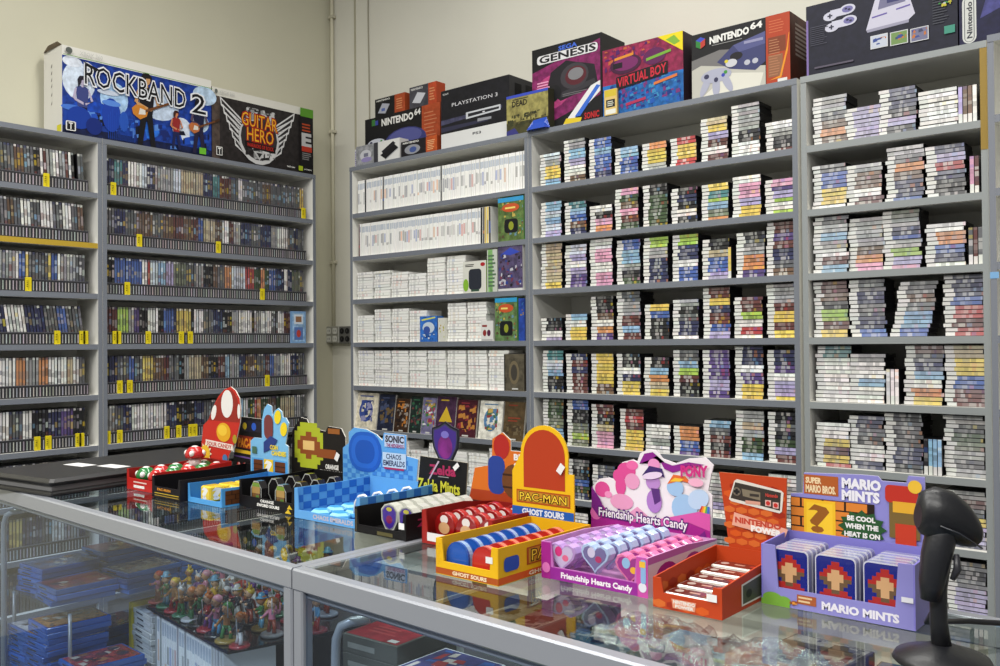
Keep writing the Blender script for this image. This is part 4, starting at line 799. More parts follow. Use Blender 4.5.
def price(mb, fr, u, v, w, h, rot=.3):
    P = [(u + (a * math.cos(rot) - b_ * math.sin(rot)), v + (a * math.sin(rot) + b_ * math.cos(rot))) for a, b_ in ((-w / 2, -h / 2), (w / 2, -h / 2), (w / 2, h / 2), (-w / 2, h / 2))]
    mb.face([fr.p(a, b_, .004 * 1) for a, b_ in P], c(238, 238, 238))
GC = 'candy display boxes in a row on the counter'
def display(x0, x1, y0, label): return empty('candy_display', ((x0 + x1) / 2, y0 + .1, ZT), label, 'candy display', GC)
def tinobj(mb, label, group, base, name='candy_tin', cat='candy tin'): return tag(mb.build(name, GLOSSY, loc=base), label, cat, group)
RED = c(188, 36, 30); YEL = c(240, 190, 24); WHT = c(236, 234, 230)

# 1 red mushroom display, furthest left
x0, x1, y0, y1 = -2.278, -2.135, 1.18, 1.40
t = display(x0, x1, y0, 'red candy display with tall rounded spotted header, furthest left of the candy row')
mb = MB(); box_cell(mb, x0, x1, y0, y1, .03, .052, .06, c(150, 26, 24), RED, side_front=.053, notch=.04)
a = Art(mb, front_frame(x0, x1, y0, ZT, ZT + .053)); a.lines(.25, .1, .75, .26, 1, WHT, .8); a.lines(.25, .36, .8, .44, 1, c(230, 200, 190), .8); mb.build('tray', CARD, t)
P = [(-2.285, 1.03), (-2.18, 1.03), (-2.15, 1.075), (-2.115, 1.12), (-2.098, 1.165), (-2.094, 1.2), (-2.1, 1.23), (-2.118, 1.25), (-2.14, 1.26), (-2.17, 1.252), (-2.2, 1.232), (-2.228, 1.2), (-2.25, 1.165), (-2.275, 1.15), (-2.285, 1.1)]
mb, a = header(P, y1 + .002, c(196, 44, 32))
a.poly([(-2.25, 1.165), (-2.1, 1.165), (-2.1, 1.2), (-2.11, 1.23), (-2.135, 1.252), (-2.17, 1.246), (-2.2, 1.225), (-2.228, 1.2)], c(150, 40, 30))
a.ell(-2.158, 1.213, .028, .038, WHT, rot=-.1); a.ell(-2.222, 1.187, .011, .022, WHT, rot=-.4); a.ell(-2.102, 1.195, .007, .02, WHT); a.ell(-2.175, 1.135, .034, .026, c(226, 170, 34)); a.ell(-2.18, 1.14, .022, .015, c(240, 200, 60))
a.poly([(-2.262, 1.095), (-2.13, 1.088), (-2.13, 1.104), (-2.262, 1.111)], c(235, 225, 215)); a.text('SOUR CANDY', -2.255, 1.0955, -2.137, 1.106, c(190, 60, 50), .03, slope=-.004)
for k in range(12):
    q = 2 * math.pi * k / 12; a.poly([(-2.262 + .02 * math.cos(q + .26), 1.072 + .02 * math.sin(q + .26)), (-2.262 + .031 * math.cos(q), 1.072 + .031 * math.sin(q)), (-2.262 + .02 * math.cos(q - .26), 1.072 + .02 * math.sin(q - .26))], c(245, 235, 200))
a.ell(-2.262, 1.072, .023, .023, c(235, 190, 50)); a.lines(-2.277, 1.064, -2.249, 1.08, 2, c(190, 70, 40)); a.ell(-2.165, 1.065, .012, .011, c(70, 120, 170)); a.ell(-2.21, 1.05, .006, .009, c(220, 110, 40)); a.ell(-2.118, 1.12, .01, .012, c(170, 150, 40))
mb.build('header_card', CARD, t)
def mushroom(x, y, z, cap, r=.017, tall=False, lab='', hs=1.0):
    mb = MB(); mb.lathe([(r * .62, 0), (r * .72, r * .35), (r * .66, r * .95 * hs)], c(232, 205, 205), n=14)
    mb.lathe([(r * .7, r * .9 * hs), (r * 1.05, r * 1.0 * hs), (r * 1.12, r * 1.3 * hs), (r * .98, r * 1.75 * hs), (r * .6, r * 2.15 * hs), (r * .1, r * 2.3 * hs)], cap, n=14)
    for k in range(4):
        q = k * math.pi / 2 - .9; mb.ball((r * .92 * math.cos(q), r * .92 * math.sin(q), r * 1.5 * hs), (r * .33, r * .33, r * .36), WHT, 8, 6)
    mb.ball((0, 0, r * 2.12 * hs), (r * .45, r * .45, r * .22), WHT, 10, 6)
    return tinobj(mb, lab, 'mushroom shaped candy tins', None)
for j in range(5):
    for i in range(2):
        g = (i + j) % 2 == 0; y = y0 + .032 + j * .042; x = x0 + .04 + i * .062
        o = mushroom(x, y, 0, c(190, 30, 32) if not g else c(30, 120, 56), r=.0235, lab=f'{"green" if g else "red"} spotted mushroom tin, {"left" if i == 0 else "right"} column, {ordw(j + 1)} from the front')
        o.location = (x, y, ZT + .0035)
o = mushroom(0, 0, 0, c(190, 30, 32), r=.024, lab='larger red mushroom tin standing on top beside the tall red header'); o.location = (-2.225, 1.345, ZT + .045)

# 2 black arcade display
x0, x1, y0, y1 = -2.105, -1.975, 1.155, 1.425
t = display(x0, x1, y0, 'black candy display shaped like an arcade cabinet, second from the left')
mb = MB(); K = c(24, 20, 26); box_cell(mb, x0, x1, y0, y1, .028, .05, .054, c(14, 12, 16), K, side_front=.052, notch=.06)
a = Art(mb, front_frame(x0, x1, y0, ZT, ZT + .028)); a.text('PAC-MAN', .2, .66, .66, .88, c(226, 150, 40), .03); a.rect(.1, .4, .95, .47, c(200, 170, 40)); a.rect(.1, .2, .95, .27, c(170, 140, 40)); mb.build('tray', CARD, t)
mb, a = header([(-2.078, 1.03), (-1.943, 1.03), (-1.933, 1.15), (-1.94, 1.185), (-2.028, 1.187), (-2.04, 1.15), (-2.063, 1.09)], y1 + .002, c(20, 18, 22), ref=1.36)
a.poly([(-2.053, 1.108), (-1.938, 1.103), (-1.938, 1.135), (-2.046, 1.14)], c(140, 44, 22)); a.text('PAC-MAN', -2.042, 1.11, -1.944, 1.132, c(240, 150, 40), .05, slope=-.1 * .02); a.poly([(-2.058, 1.094), (-1.936, 1.09), (-1.936, 1.098), (-2.056, 1.103)], c(220, 180, 40)); a.rect(-2.028, 1.15, -1.943, 1.178, c(30, 28, 44)); a.ell(-2.013, 1.164, .009, .009, c(226, 200, 50)); a.ell(-1.973, 1.164, .01, .01, c(44, 90, 190))
a.poly([(-2.063, 1.083), (-1.936, 1.078), (-1.936, 1.082), (-2.062, 1.087)], c(110, 80, 150))
for k in range(3): a.ell(-2.04 + .026 * k, 1.062, .008, .0075, c(200, 50, 44)); a.ell(-2.038 + .026 * k, 1.066, .003, .003, c(240, 190, 180))
mb.build('header_card', CARD, t)
for j in range(3):
    mb = MB(); mb.bbox((-.018, -.008, 0), (.018, .008, .03), c(26, 22, 30), .003); Art(mb, front_frame(-.018, .018, -.008, 0, .03)).rect(.15, .5, .85, .85, c(215, 180, 50)).rect(.15, .15, .85, .35, c(180, 60, 40))
    tinobj(mb, f'small black and yellow cabinet tin, {ordw(j + 1)} from the front in the arcade display', 'arcade tins', None).location = (x0 + .1, y0 + .03 + j * .03, ZT + .0035)

# 3 light blue display with yellow question cubes
LB = c(78, 158, 222); LBD = c(58, 132, 200)
x0, x1, y0, y1 = -1.970, -1.826, 1.172, 1.40
t = display(x0, x1, y0, 'light blue candy display holding yellow question mark cubes')
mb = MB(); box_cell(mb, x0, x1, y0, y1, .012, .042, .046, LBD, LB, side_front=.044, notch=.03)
a = Art(mb, right_frame(x1, y0, y0 + .2, ZT, ZT + .044)); a.rect(.04, .12, .3, .85, c(96, 56, 30)); 
for k in range(3): a.rect(.04, .12 + .25 * k, .3, .14 + .25 * k, c(40, 26, 18)); a.rect(.12 + .05 * (k % 2), .12 + .25 * k, .13 + .05 * (k % 2), .37 + .25 * k, c(40, 26, 18))
mb.build('tray', CARD, t)
P = [(-2.05, 1.03), (-1.888, 1.03), (-1.888, 1.125), (-1.9, 1.13), (-1.893, 1.16), (-1.886, 1.19), (-1.898, 1.205), (-1.91, 1.205), (-1.915, 1.222), (-1.93, 1.23), (-1.945, 1.222), (-1.955, 1.205), (-1.958, 1.235), (-1.975, 1.24), (-1.99, 1.225), (-2.0, 1.19), (-2.0, 1.14), (-2.035, 1.14), (-2.05, 1.13)]
mb, a = header(P, y1 + .002, c(122, 186, 232), c(210, 230, 245), zs=.9)
ox = 0
a.rect(-2.044 + ox, 1.034, -1.892 + ox, 1.082, LB); a.rect(-2.036 + ox, 1.038, -1.996 + ox, 1.078, c(100, 54, 28)); a.rect(-1.944 + ox, 1.038, -1.9 + ox, 1.078, c(100, 54, 28))
for z in (1.05, 1.064): a.rect(-2.036 + ox, z, -1.996 + ox, z + .002, c(44, 26, 18)); a.rect(-1.944 + ox, z, -1.9 + ox, z + .002, c(44, 26, 18))
a.rect(-1.99 + ox, 1.034, -1.95 + ox, 1.082, c(236, 200, 44)); a.text('?', -1.98 + ox, 1.04, -1.96 + ox, 1.076, c(240, 240, 235), .05)
a.ell(-1.93 + ox, 1.205, .014, .02, c(240, 214, 40), rot=-.2); a.ell(-1.905 + ox, 1.172, .014, .02, c(240, 214, 40), rot=-.2); a.rrect(-1.988 + ox, 1.14, -1.95 + ox, 1.21, .018, c(120, 60, 60)); a.poly([(-1.99 + ox, 1.1), (-1.95 + ox, 1.115), (-1.93 + ox, 1.14), (-1.96 + ox, 1.15), (-1.99 + ox, 1.13)], c(40, 62, 130))
a.text('COIN', -1.962 + ox, 1.112, -1.93 + ox, 1.124, c(240, 214, 40), .04); a.text('CANDIES', -1.955 + ox, 1.096, -1.896 + ox, 1.108, c(240, 214, 40), .05); a.rect(-2.04 + ox, 1.095, -2.02 + ox, 1.115, c(70, 110, 90)); mb.build('header_card', CARD, t)
for j in range(4):
    for i in range(2):
        if i == 0 and j > 2: continue
        mb = MB(); mb.bbox((-.02, -.02, 0), (.02, .02, .036), c(238, 200, 50), .003)
        for fr in (front_frame(-.02, .02, -.02, 0, .036), right_frame(.02, -.02, .02, 0, .036)): Art(mb, fr).rect(.08, .08, .92, .92, c(244, 212, 70)).text('?', .3, .16, .7, .86, c(245, 245, 240), .05)
        if i == 1 and j == 0: continue
        tinobj(mb, f'yellow question mark cube tin, {"left" if i == 0 else "right"} column, {ordw(j + 1)} from the front of the light blue display', 'question cube tins', None).location = (x0 + .05 + i * .046, y0 + .035 + j * .045, ZT + .0035)

# 4 black display with framed tins and pixel header
x0, x1, y0, y1 = -1.822, -1.616, 1.215, 1.43
t = display(x0, x1, y0, 'black candy display with yellow-green stepped patch on its header, left of the blue checkered one')
mb = MB(); box_cell(mb, x0, x1, y0, y1, .026, .058, .062, c(14, 13, 14), c(20, 18, 20), side_front=.062, notch=.03)
a = Art(mb, front_frame(x0, x1, y0, ZT, ZT + .026)); a.text('ORANGE', .4, .66, .64, .9, WHT, .04); a.text('SWORD SOURS', .34, .3, .74, .54, WHT, .05); a.poly([(.84, .1), (.95, .1), (.9, .5)], c(215, 180, 40)); a.poly([(.88, .5), (.97, .5), (.92, .85)], c(215, 180, 40)); mb.build('tray', CARD, t)
mb, a = header([(-1.94, 1.03), (-1.72, 1.03), (-1.725, 1.145), (-1.74, 1.165), (-1.79, 1.168), (-1.8, 1.155), (-1.86, 1.16), (-1.875, 1.182), (-1.9, 1.185), (-1.935, 1.15)], y1 + .002, c(24, 20, 20), ref=1.45)
yg = c(172, 182, 44); br = c(140, 74, 34); tn = c(226, 190, 120)
blocks(a, -1.925, 1.058, .0115, ['..yyyyyy...', '.yyyyyyyy..', 'yyyybbyyyy.', 'yybbbbbbyy.', 'ybbttttbby.', 'ybbttttbby.', 'yybbbbbbyy.', 'yyyybbyyyy.', '.yyyyyyyy..', '..yyyyyy...'], dict(y=yg, b=br, t=tn))
a.rect(-1.835, 1.088, -1.76, 1.11, br); a.rect(-1.79, 1.15, -1.745, 1.163, c(150, 90, 40)); a.text('ORANGE', -1.80, 1.062, -1.75, 1.073, WHT, .04); a.text('SWORD SOURS', -1.822, 1.047, -1.735, 1.058, WHT, .05); price(mb, a.fr, -1.752, 1.095, .014, .02, -.5); mb.build('header_card', CARD, t)
for j in range(4):
    for i in range(2):
        mb = MB(); r = .0275; n = 8
        rings = [[(r * .8 * math.cos(q), y, .031 + r * 1.05 * math.sin(q)) for q in [math.pi / 8 + k * math.pi / 4 for k in range(8)]] for y in (0, .018)]
        mb.loft(rings[::-1], c(30, 28, 30)); rim = [[(x * s_, y, .031 + (z - .031) * s_) for x, y, z in rings[0]] for s_, y in ((1.0, 0), (.9, 0))]
        for k in range(8): k2 = (k + 1) % 8; mb.face([(rim[0][k][0], -.0006, rim[0][k][2]), (rim[0][k2][0], -.0006, rim[0][k2][2]), (rim[1][k2][0], -.0006, rim[1][k2][2]), (rim[1][k][0], -.0006, rim[1][k][2])], c(176, 178, 174))
        if j == 0:
            a = Art(mb, Frame((0, -.0006, 0), (1, 0, 0), (0, 0, 1))); a.rect(-.015, .03, .015, .045, c(176, 140, 76)); a.poly([(-.015, .045), (.015, .045), (.012, .054), (-.012, .054)], c(120, 150, 40)); a.poly([(-.014, .012), (.014, .012), (.014, .03), (-.014, .03)], c(120, 84, 46)); a.rect(.0, .015, .012, .026, c(90, 130, 60))
        tinobj(mb, f'black octagonal tin with grey rim, {"left" if i == 0 else "right"} column, {ordw(j + 1)} from the front', 'octagonal tins', None).location = (x0 + .055 + i * .092, y0 + .008 + j * .048, ZT + .0035)

# 5 blue checkered display
x0, x1, y0, y1 = -1.602, -1.39, 1.205, 1.42
CB = c(44, 110, 196); CB2 = c(96, 164, 226)
t = display(x0, x1, y0, 'blue checkered candy display with a large rounded blue shape on its header')
mb = MB(); box_cell(mb, x0, x1, y0, y1, .018, .062, .066, CB2, CB2, side_front=.064, notch=.05)
for fr, nx, nz, q in ((Frame((x0 + .0026, y1, ZT), (0, -1, 0), (0, 0, 1), y1 - y0, .062), 10, 4, 0), (right_frame(x1, y0, y1, ZT, ZT + .062), 10, 4, 0)):
    if fr.n.x < 0: fr = Frame((x0 + .0026, y0, ZT), (0, 1, 0), (0, 0, 1), y1 - y0, .062)
    a = Art(mb, fr)
    for i in range(nx):
        for j in range(nz):
            if (i + j) % 2 == 0: mb.face([fr.p(u, v, .0004) for u, v in ((i / nx, j / nz), ((i + 1) / nx, j / nz), ((i + 1) / nx, (j + 1) / nz), (i / nx, (j + 1) / nz))], CB)
a = Art(mb, front_frame(x0, x1, y0, ZT, ZT + .018)); a.text('CHAOS EMERALDS', .3, .3, .9, .8, c(200, 190, 200), .03); mb.build('tray', CARD, t)
P = [(-1.722, 1.03), (-1.475, 1.03), (-1.462, 1.125), (-1.5, 1.13), (-1.5, 1.185), (-1.575, 1.187), (-1.58, 1.165), (-1.6, 1.18), (-1.635, 1.192), (-1.68, 1.195), (-1.7, 1.18), (-1.7, 1.15), (-1.722, 1.135)]
mb, a = header(P, y1 + .002, CB2, ref=1.44, zs=.86)
for i in range(17):
    for j in range(8):
        if (i + j) % 2 == 0: mb.face([a.fr.p(-1.72 + (i + u) * .015, 1.03 + (j + v) * .0125, .0004) for u, v in ((0, 0), (1, 0), (1, 1), (0, 1))], c(62, 130, 208)) if -1.72 + (i + 1) * .015 < -1.47 and (j < 7 or i < 1) else None
a.d = .0008
a.rrect(-1.7, 1.075, -1.582, 1.185, .045, c(32, 92, 190)); a.rrect(-1.69, 1.085, -1.592, 1.175, .036, c(40, 104, 206)); a.rrect(-1.676, 1.098, -1.606, 1.162, .026, c(28, 84, 178)); a.rect(-1.572, 1.15, -1.505, 1.183, c(190, 205, 230))
a.text('SONIC', -1.568, 1.163, -1.508, 1.18, c(60, 56, 66), .05); a.text('THE HEDGEHOG', -1.565, 1.15, -1.508, 1.159, c(150, 70, 120), .04); a.rect(-1.578, 1.095, -1.5, 1.135, c(190, 210, 232)); a.text('CHAOS', -1.566, 1.118, -1.516, 1.131, c(70, 80, 110), .03); a.text('EMERALDS', -1.575, 1.1, -1.504, 1.114, c(70, 80, 110), .03); a.rect(-1.572, 1.09, -1.506, 1.095, c(170, 40, 90)); mb.build('header_card', CARD, t)
for j in range(5):
    for i in range(2):
        mb = MB(); zz = .012; rr = .02; n = 6
        R = lambda s_, z: [(rr * 1.35 * s_ * math.cos(k * math.pi / 3), rr * s_ * math.sin(k * math.pi / 3), z) for k in range(6)]
        mb.loft([R(.8, 0), R(1, .003), R(1, .011), R(.72, .016)], [c(64, 150, 214), c(110, 196, 240), c(150, 216, 246), c(90, 184, 236)])
        tinobj(mb, f'pale blue gem shaped tin, {"left" if i == 0 else "right"} column, {ordw(j + 1)} from the front', 'gem tins', None).location = (x0 + .05 + i * .062, y0 + .032 + j * .04, ZT + .0035 + .0)
for j in range(4):   # curved white and blue tins standing along the right column
    mb = MB(); pts = [(-.018, 0, .0), (-.016, 0, .022), (-.004, 0, .036), (.012, 0, .04), (.024, 0, .034)]
    mb.tube(pts, [.0035, .0035, .0035, .003, .002], c(235, 238, 242), 8); mb.loft([[(-.014, y, 0), (.02, y, 0), (.022, y, .026), (0, y, .036), (-.012, y, .022)] for y in (-.003, .003)][::-1], c(44, 110, 200))
    tinobj(mb, f'blue tin with curved white rim, {ordw(j + 1)} from the front of the checkered display', 'curved rim tins', None).location = (x1 - .032, y0 + .03 + j * .042, ZT + .0235 - .02 + .02)

# 6 black display with shield header
x0, x1, y0, y1 = -1.386, -1.24, 1.188, 1.41
t = display(x0, x1, y0, 'black candy display with a purple shield above its header and green lettering')
mb = MB(); K = c(20, 18, 20); box_cell(mb, x0, x1, y0, y1, .016, .048, .046, c(16, 14, 16), K, side_front=.05, notch=.05)
a = Art(mb, right_frame(x1, y0, y1, ZT, ZT + .046)); a.text('Zelda', .14, .5, .55, .8, c(150, 40, 80), .03); a.text('Zelda Mints', .3, .15, .95, .4, c(200, 196, 60), .02)
for u in (.015,): price(mb, front_frame(0, 1, y0 + .0035, 0, 1), x1 - .012, ZT + .027, .015, .012, 0)
a = Art(mb, front_frame(x0, x1, y0, ZT, ZT + .048)); a.rect(.02, .03, .04, .95, c(90, 80, 60)); a.rect(.45, .05, .75, .2, c(90, 84, 50)); mb.build('tray', CARD, t)
mb, a = header([(-1.47, 1.03), (-1.322, 1.03), (-1.312, 1.115), (-1.455, 1.12)], y1 + .002, c(24, 23, 24), c(170, 160, 140), ref=1.44)
a.text('Zelda', -1.425, 1.083, -1.348, 1.103, c(170, 44, 90), .04); a.poly([(-1.43, 1.07), (-1.426, 1.07), (-1.395, 1.112), (-1.4, 1.113)], c(190, 170, 190)); a.lines(-1.4, 1.077, -1.35, 1.081, 1, c(150, 150, 150)); a.text('Zelda Mints', -1.462, 1.046, -1.335, 1.07, c(206, 204, 60), .03, slope=-.002); price(mb, a.fr, -1.342, 1.105, .018, .01, .7); mb.build('header_card', CARD, t)
S = lambda s_: [(-1.378 + u * s_, 1.155 + v * s_) for u, v in ((0, -.052), (.02, -.04), (.037, -.012), (.041, .012), (.04, .03), (.02, .036), (0, .046), (-.02, .036), (-.04, .03), (-.041, .012), (-.037, -.012), (-.02, -.04))]
mb, a = header(S(1), y1 + .0055, c(26, 24, 34), c(60, 60, 70), ref=1.44); a.poly(S(.9), c(60, 60, 84)); a.poly(S(.82), c(66, 44, 130)); a.ell(-1.378, 1.145, .022, .026, c(120, 40, 120, a=.3)); a.ell(-1.378, 1.172, .012, .008, c(120, 110, 190)); mb.build('shield_crest', CARD, t)
for j in range(6):
    for i in range(2):
        mb = MB(); R = [(0, -.006 + .026 * 0 + .0), ] ; sc = .62 if i == 0 else .6
        out = [(u * sc, .03 + v * sc) for u, v in ((0, -.05), (.02, -.04), (.036, -.014), (.038, .02), (.022, .036), (0, .042), (-.022, .036), (-.038, .02), (-.036, -.014), (-.02, -.04))]
        mb.loft([[(u, y, v) for u, v in out] for y in (.02, 0)], c(205, 206, 196)); fr = Frame((0, 0, 0), (1, 0, 0), (0, 0, 1)); 
        if j == 0: Art(mb, fr).poly([(u * .9, .03 + (v - .03) * .9) for u, v in out], c(130, 130, 140)).poly([(u * .8, .03 + (v - .03) * .8) for u, v in out], c(70, 46, 150)).ell(0, .024, .009, .008, c(130, 34, 90)).ell(0, .044, .008, .004, c(190, 180, 70))
        tinobj(mb, f'pale shield shaped mint tin, {"left" if i == 0 else "right"} column, {ordw(j + 1)} from the front', 'shield tins', None).location = (x0 + .068 + i * .048, y0 + .03 + j * .03, ZT + .0035)

# 7 red and orange display with barrel header
x0, x1, y0, y1 = -1.21, -1.035, 1.2, 1.41
t = display(x0, x1, y0, 'red candy display of round red tins with an orange barrel header, behind the yellow one')
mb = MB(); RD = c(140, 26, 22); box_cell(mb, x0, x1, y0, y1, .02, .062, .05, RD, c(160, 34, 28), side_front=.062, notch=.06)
Art(mb, front_frame(x0, x1, y0, ZT, ZT + .06)).rect(.08, .1, .5, .36, c(232, 228, 228)); mb.build('tray', CARD, t)
mb, a = header([(-1.325, 1.03), (-1.09, 1.03), (-1.09, 1.148), (-1.2, 1.148), (-1.2, 1.17), (-1.222, 1.185), (-1.25, 1.17), (-1.252, 1.115), (-1.3, 1.105)], y1 + .002, c(216, 112, 34), ref=1.45)
a.poly([(-1.32, 1.032), (-1.1, 1.032), (-1.1, 1.06), (-1.31, 1.06)], c(170, 62, 26)); a.ell(-1.225, 1.155, .022, .026, c(176, 40, 34)); a.rrect(-1.262, 1.055, -1.216, 1.135, .018, c(40, 66, 150)); a.ell(-1.19, 1.085, .034, .036, c(110, 66, 34)); a.rect(-1.222, 1.07, -1.158, 1.074, c(60, 36, 20)); a.rect(-1.222, 1.096, -1.158, 1.1, c(60, 36, 20))
a.text('BRICK', -1.19, 1.13, -1.13, 1.142, WHT, .05); a.text('SOURS', -1.19, 1.112, -1.13, 1.123, WHT, .05); mb.build('header_card', CARD, t)
for j in range(5):
    for i in range(3):
        mb = MB(); r = .026; pr = [(r * .96, 0), (r, .002), (r, .013), (r * .96, .015)]
        M = Matrix.Translation((0, 0, .027)) @ Matrix.Rotation(math.pi / 2, 4, 'X'); mb.lathe(pr, [c(150, 24, 24), c(186, 40, 36), c(150, 24, 24)], M=M, n=20)
        a = Art(mb, Frame((0, -.0152, 0), (1, 0, 0), (0, 0, 1))); a.ell(0, .04, .01, .008, c(236, 230, 226)); a.ell(0, .024, .014, .011, c(212, 168, 120))
        tinobj(mb, f'round red tin standing on edge, {ordw(i + 1)} column, {ordw(j + 1)} from the front', 'round red tins', None).location = (x0 + .034 + i * .055, y0 + .04 + j * .034, ZT + .0035)

# 8 yellow display
x0, x1, y0, y1 = -1.03, -.898, 1.053, 1.30
YB = c(238, 186, 22); OG = c(176, 82, 26)
t = display(x0, x1, y0, 'yellow candy display with a large red rounded shape on its header')
mb = MB(); box_cell(mb, x0, x1, y0, y1, .022, .056, .056, c(232, 176, 20), YB, side_front=.058, notch=.1)
a = Art(mb, front_frame(x0, x1, y0, ZT, ZT + .058)); a.rect(0, .03, 1, .2, OG); a.text('GHOST SOURS', .28, .065, .82, .165, c(244, 226, 190), .04); price(mb, front_frame(0, 1, y0 + .0035, 0, 1), x1 - .018, ZT + .038, .014, .01, 0)
for k in range(9): a.ell(.04 + .02 * (k % 3), .3 + .07 * k, .006, .014, c(200, 140, 20))
a = Art(mb, right_frame(x1, y0, y1, ZT, ZT + .056)); a.rect(0, .03, 1, .22, c(214, 90, 30)); a.rect(.28, .36, .95, .85, OG); a.rect(.3, .4, .93, .81, c(200, 146, 40)); a.text('PAC-MAN', .33, .45, .9, .76, c(70, 40, 16), .07); a.text('PAC-MAN', .33, .45, .9, .76, c(250, 214, 60), 0); a.rrect(.05, .34, .2, .74, .03, c(44, 84, 180)); a.text('GHOST SOURS', .3, .07, .8, .18, c(244, 226, 190), .03); mb.build('tray', CARD, t)
hx0, hx1 = -1.074, -.934
P = [(hx0, 1.03), (hx1, 1.03), (hx1, 1.138), (-.947, 1.138)] + [(x, z) for x, z in arch(-1.0, 1.135, 1.222, .108)[2:]] + [(hx0, 1.135)]
mb, a = header(P, y1 + .002, YEL, c(230, 190, 60))
a.poly(arch(-1.0, 1.107, 1.214, .094), c(182, 62, 28)); a.rect(hx0 + .01, 1.078, hx1 - .008, 1.102, OG); a.rect(hx0 + .0125, 1.081, hx1 - .0105, 1.099, c(196, 140, 40)); a.text('PAC-MAN', hx0 + .018, 1.083, hx1 - .016, 1.097, c(70, 40, 16), .07); a.text('PAC-MAN', hx0 + .018, 1.083, hx1 - .016, 1.097, c(250, 214, 60), .0); a.rect(hx0, 1.055, hx1, 1.071, c(34, 92, 180)); a.text('GHOST SOURS', hx0 + .024, 1.058, hx1 - .022, 1.068, c(225, 232, 245), .05); price(mb, a.fr, -.96, 1.147, .012, .018, -.6); mb.build('header_card', CARD, t)
for j in range(7):
    for i in range(2):
        blue = i == 0; mb = MB(); base = c(34, 86, 176) if blue else c(186, 44, 34); ri = c(150, 180, 220) if blue else c(226, 130, 110)
        out = arch(0, 0, .05, .048, 12); mb.loft([[(u, y, v) for u, v in out] for y in (.014, .012, .004, 0)], [base, ri, base]); a = Art(mb, Frame((0, 0, 0), (1, 0, 0), (0, 0, 1)))
        a.poly([(u * .86, .003 + v * .88) for u, v in out], tuple(min(1, q * 1.15) for q in base[:3]) + (1,))
        if j == 0: a.rect(-.018, .006, .018, .0085, c(215, 160, 130))
        tinobj(mb, f'{"blue" if blue else "red"} arch shaped tin, {ordw(j + 1)} from the front in the yellow display', 'arch tins', None).location = (x0 + .036 + i * .056, y0 + .012 + j * .03, ZT + .0035)

# 9 pink and purple display with heart tins
x0, x1, y0, y1 = -.882, -.688, 1.14, 1.355
PK = c(206, 120, 190); MG = c(166, 36, 140)
t = display(x0, x1, y0, 'pink and purple candy display of heart tins with a white and pink cut-out header')
mb = MB(); box_cell(mb, x0, x1, y0, y1, .02, .058, .05, c(216, 160, 210), c(196, 110, 190), side_front=.058, notch=.1)
a = Art(mb, front_frame(x0, x1, y0, ZT, ZT + .058)); a.rect(0, 0, .095, .98, MG); a.rect(.9, 0, 1, .98, c(205, 80, 170)); a.rect(.09, .01, .91, .33, c(150, 40, 150)); a.text('Friendship Hearts Candy', .2, .05, .86, .24, c(245, 238, 245), .04); a.ell(.05, .3, .04, .14, c(226, 120, 190)); a.ell(.955, .25, .035, .12, c(226, 226, 240)); a.rrect(.94, .35, .985, .95, .015, c(140, 180, 225)); a.rect(.93, .75, .98, .9, c(240, 190, 60))
a = Art(mb, right_frame(x1, y0, y1, ZT, ZT + .058)); a.rect(0, 0, 1, .82, c(232, 214, 230)); a.ell(.25, .35, .16, .4, MG); a.ell(.27, .3, .11, .28, c(236, 224, 236)); a.ell(.28, .28, .07, .18, c(206, 80, 160)); a.ell(.62, .4, .14, .36, MG); a.ell(.63, .36, .09, .24, c(236, 224, 236)); mb.build('tray', CARD, t)
P = [(-.936, 1.03), (-.70, 1.03), (-.698, 1.118), (-.705, 1.125), (-.7, 1.15), (-.695, 1.168), (-.71, 1.18), (-.74, 1.176), (-.765, 1.166), (-.79, 1.172), (-.8, 1.184), (-.818, 1.186), (-.834, 1.178), (-.84, 1.163), (-.85, 1.166), (-.87, 1.16), (-.882, 1.145), (-.885, 1.127), (-.9, 1.13), (-.92, 1.126), (-.934, 1.112)]
mb, a = header(P, y1 + .002, c(240, 234, 238), c(235, 225, 232), ref=1.36)
PKK = c(222, 80, 150); a.ell(-.913, 1.108, .016, .014, PKK); a.ell(-.862, 1.145, .019, .015, PKK); a.ell(-.878, 1.135, .012, .012, PKK); a.ell(-.85, 1.156, .012, .008, c(236, 110, 170)); a.ell(-.9, 1.1, .008, .006, c(240, 150, 195)); a.ell(-.874, 1.118, .011, .018, PKK); a.ell(-.85, 1.128, .015, .014, c(232, 160, 196)); a.ell(-.872, 1.09, .024, .014, c(232, 160, 196)); a.poly([(-.86, 1.07), (-.84, 1.085), (-.82, 1.072), (-.83, 1.064)], c(232, 160, 196))
a.poly([(-.835, 1.16), (-.825, 1.178), (-.808, 1.182), (-.796, 1.172), (-.786, 1.155), (-.77, 1.15), (-.74, 1.16), (-.71, 1.168), (-.74, 1.17), (-.77, 1.162), (-.785, 1.166), (-.8, 1.176), (-.815, 1.168)], c(140, 36, 140)); a.ell(-.806, 1.16, .012, .011, c(232, 150, 200))
a.poly([(-.83, 1.14), (-.815, 1.158), (-.79, 1.155), (-.785, 1.14), (-.8, 1.145)], c(66, 44, 110)); a.ell(-.808, 1.13, .014, .013, c(186, 140, 204)); a.ell(-.806, 1.098, .015, .02, c(176, 126, 200)); a.poly([(-.812, 1.12), (-.795, 1.12), (-.793, 1.1), (-.805, 1.092)], c(90, 50, 120)); 
a.ell(-.765, 1.125, .016, .014, c(160, 198, 232)); a.ell(-.748, 1.092, .024, .024, c(160, 198, 232)); a.ell(-.722, 1.11, .02, .016, c(188, 214, 240), rot=.5); a.poly([(-.78, 1.13), (-.768, 1.147), (-.745, 1.146), (-.735, 1.135), (-.755, 1.138)], c(226, 110, 50)); a.poly([(-.775, 1.135), (-.765, 1.142), (-.748, 1.141), (-.755, 1.136)], c(240, 196, 60))
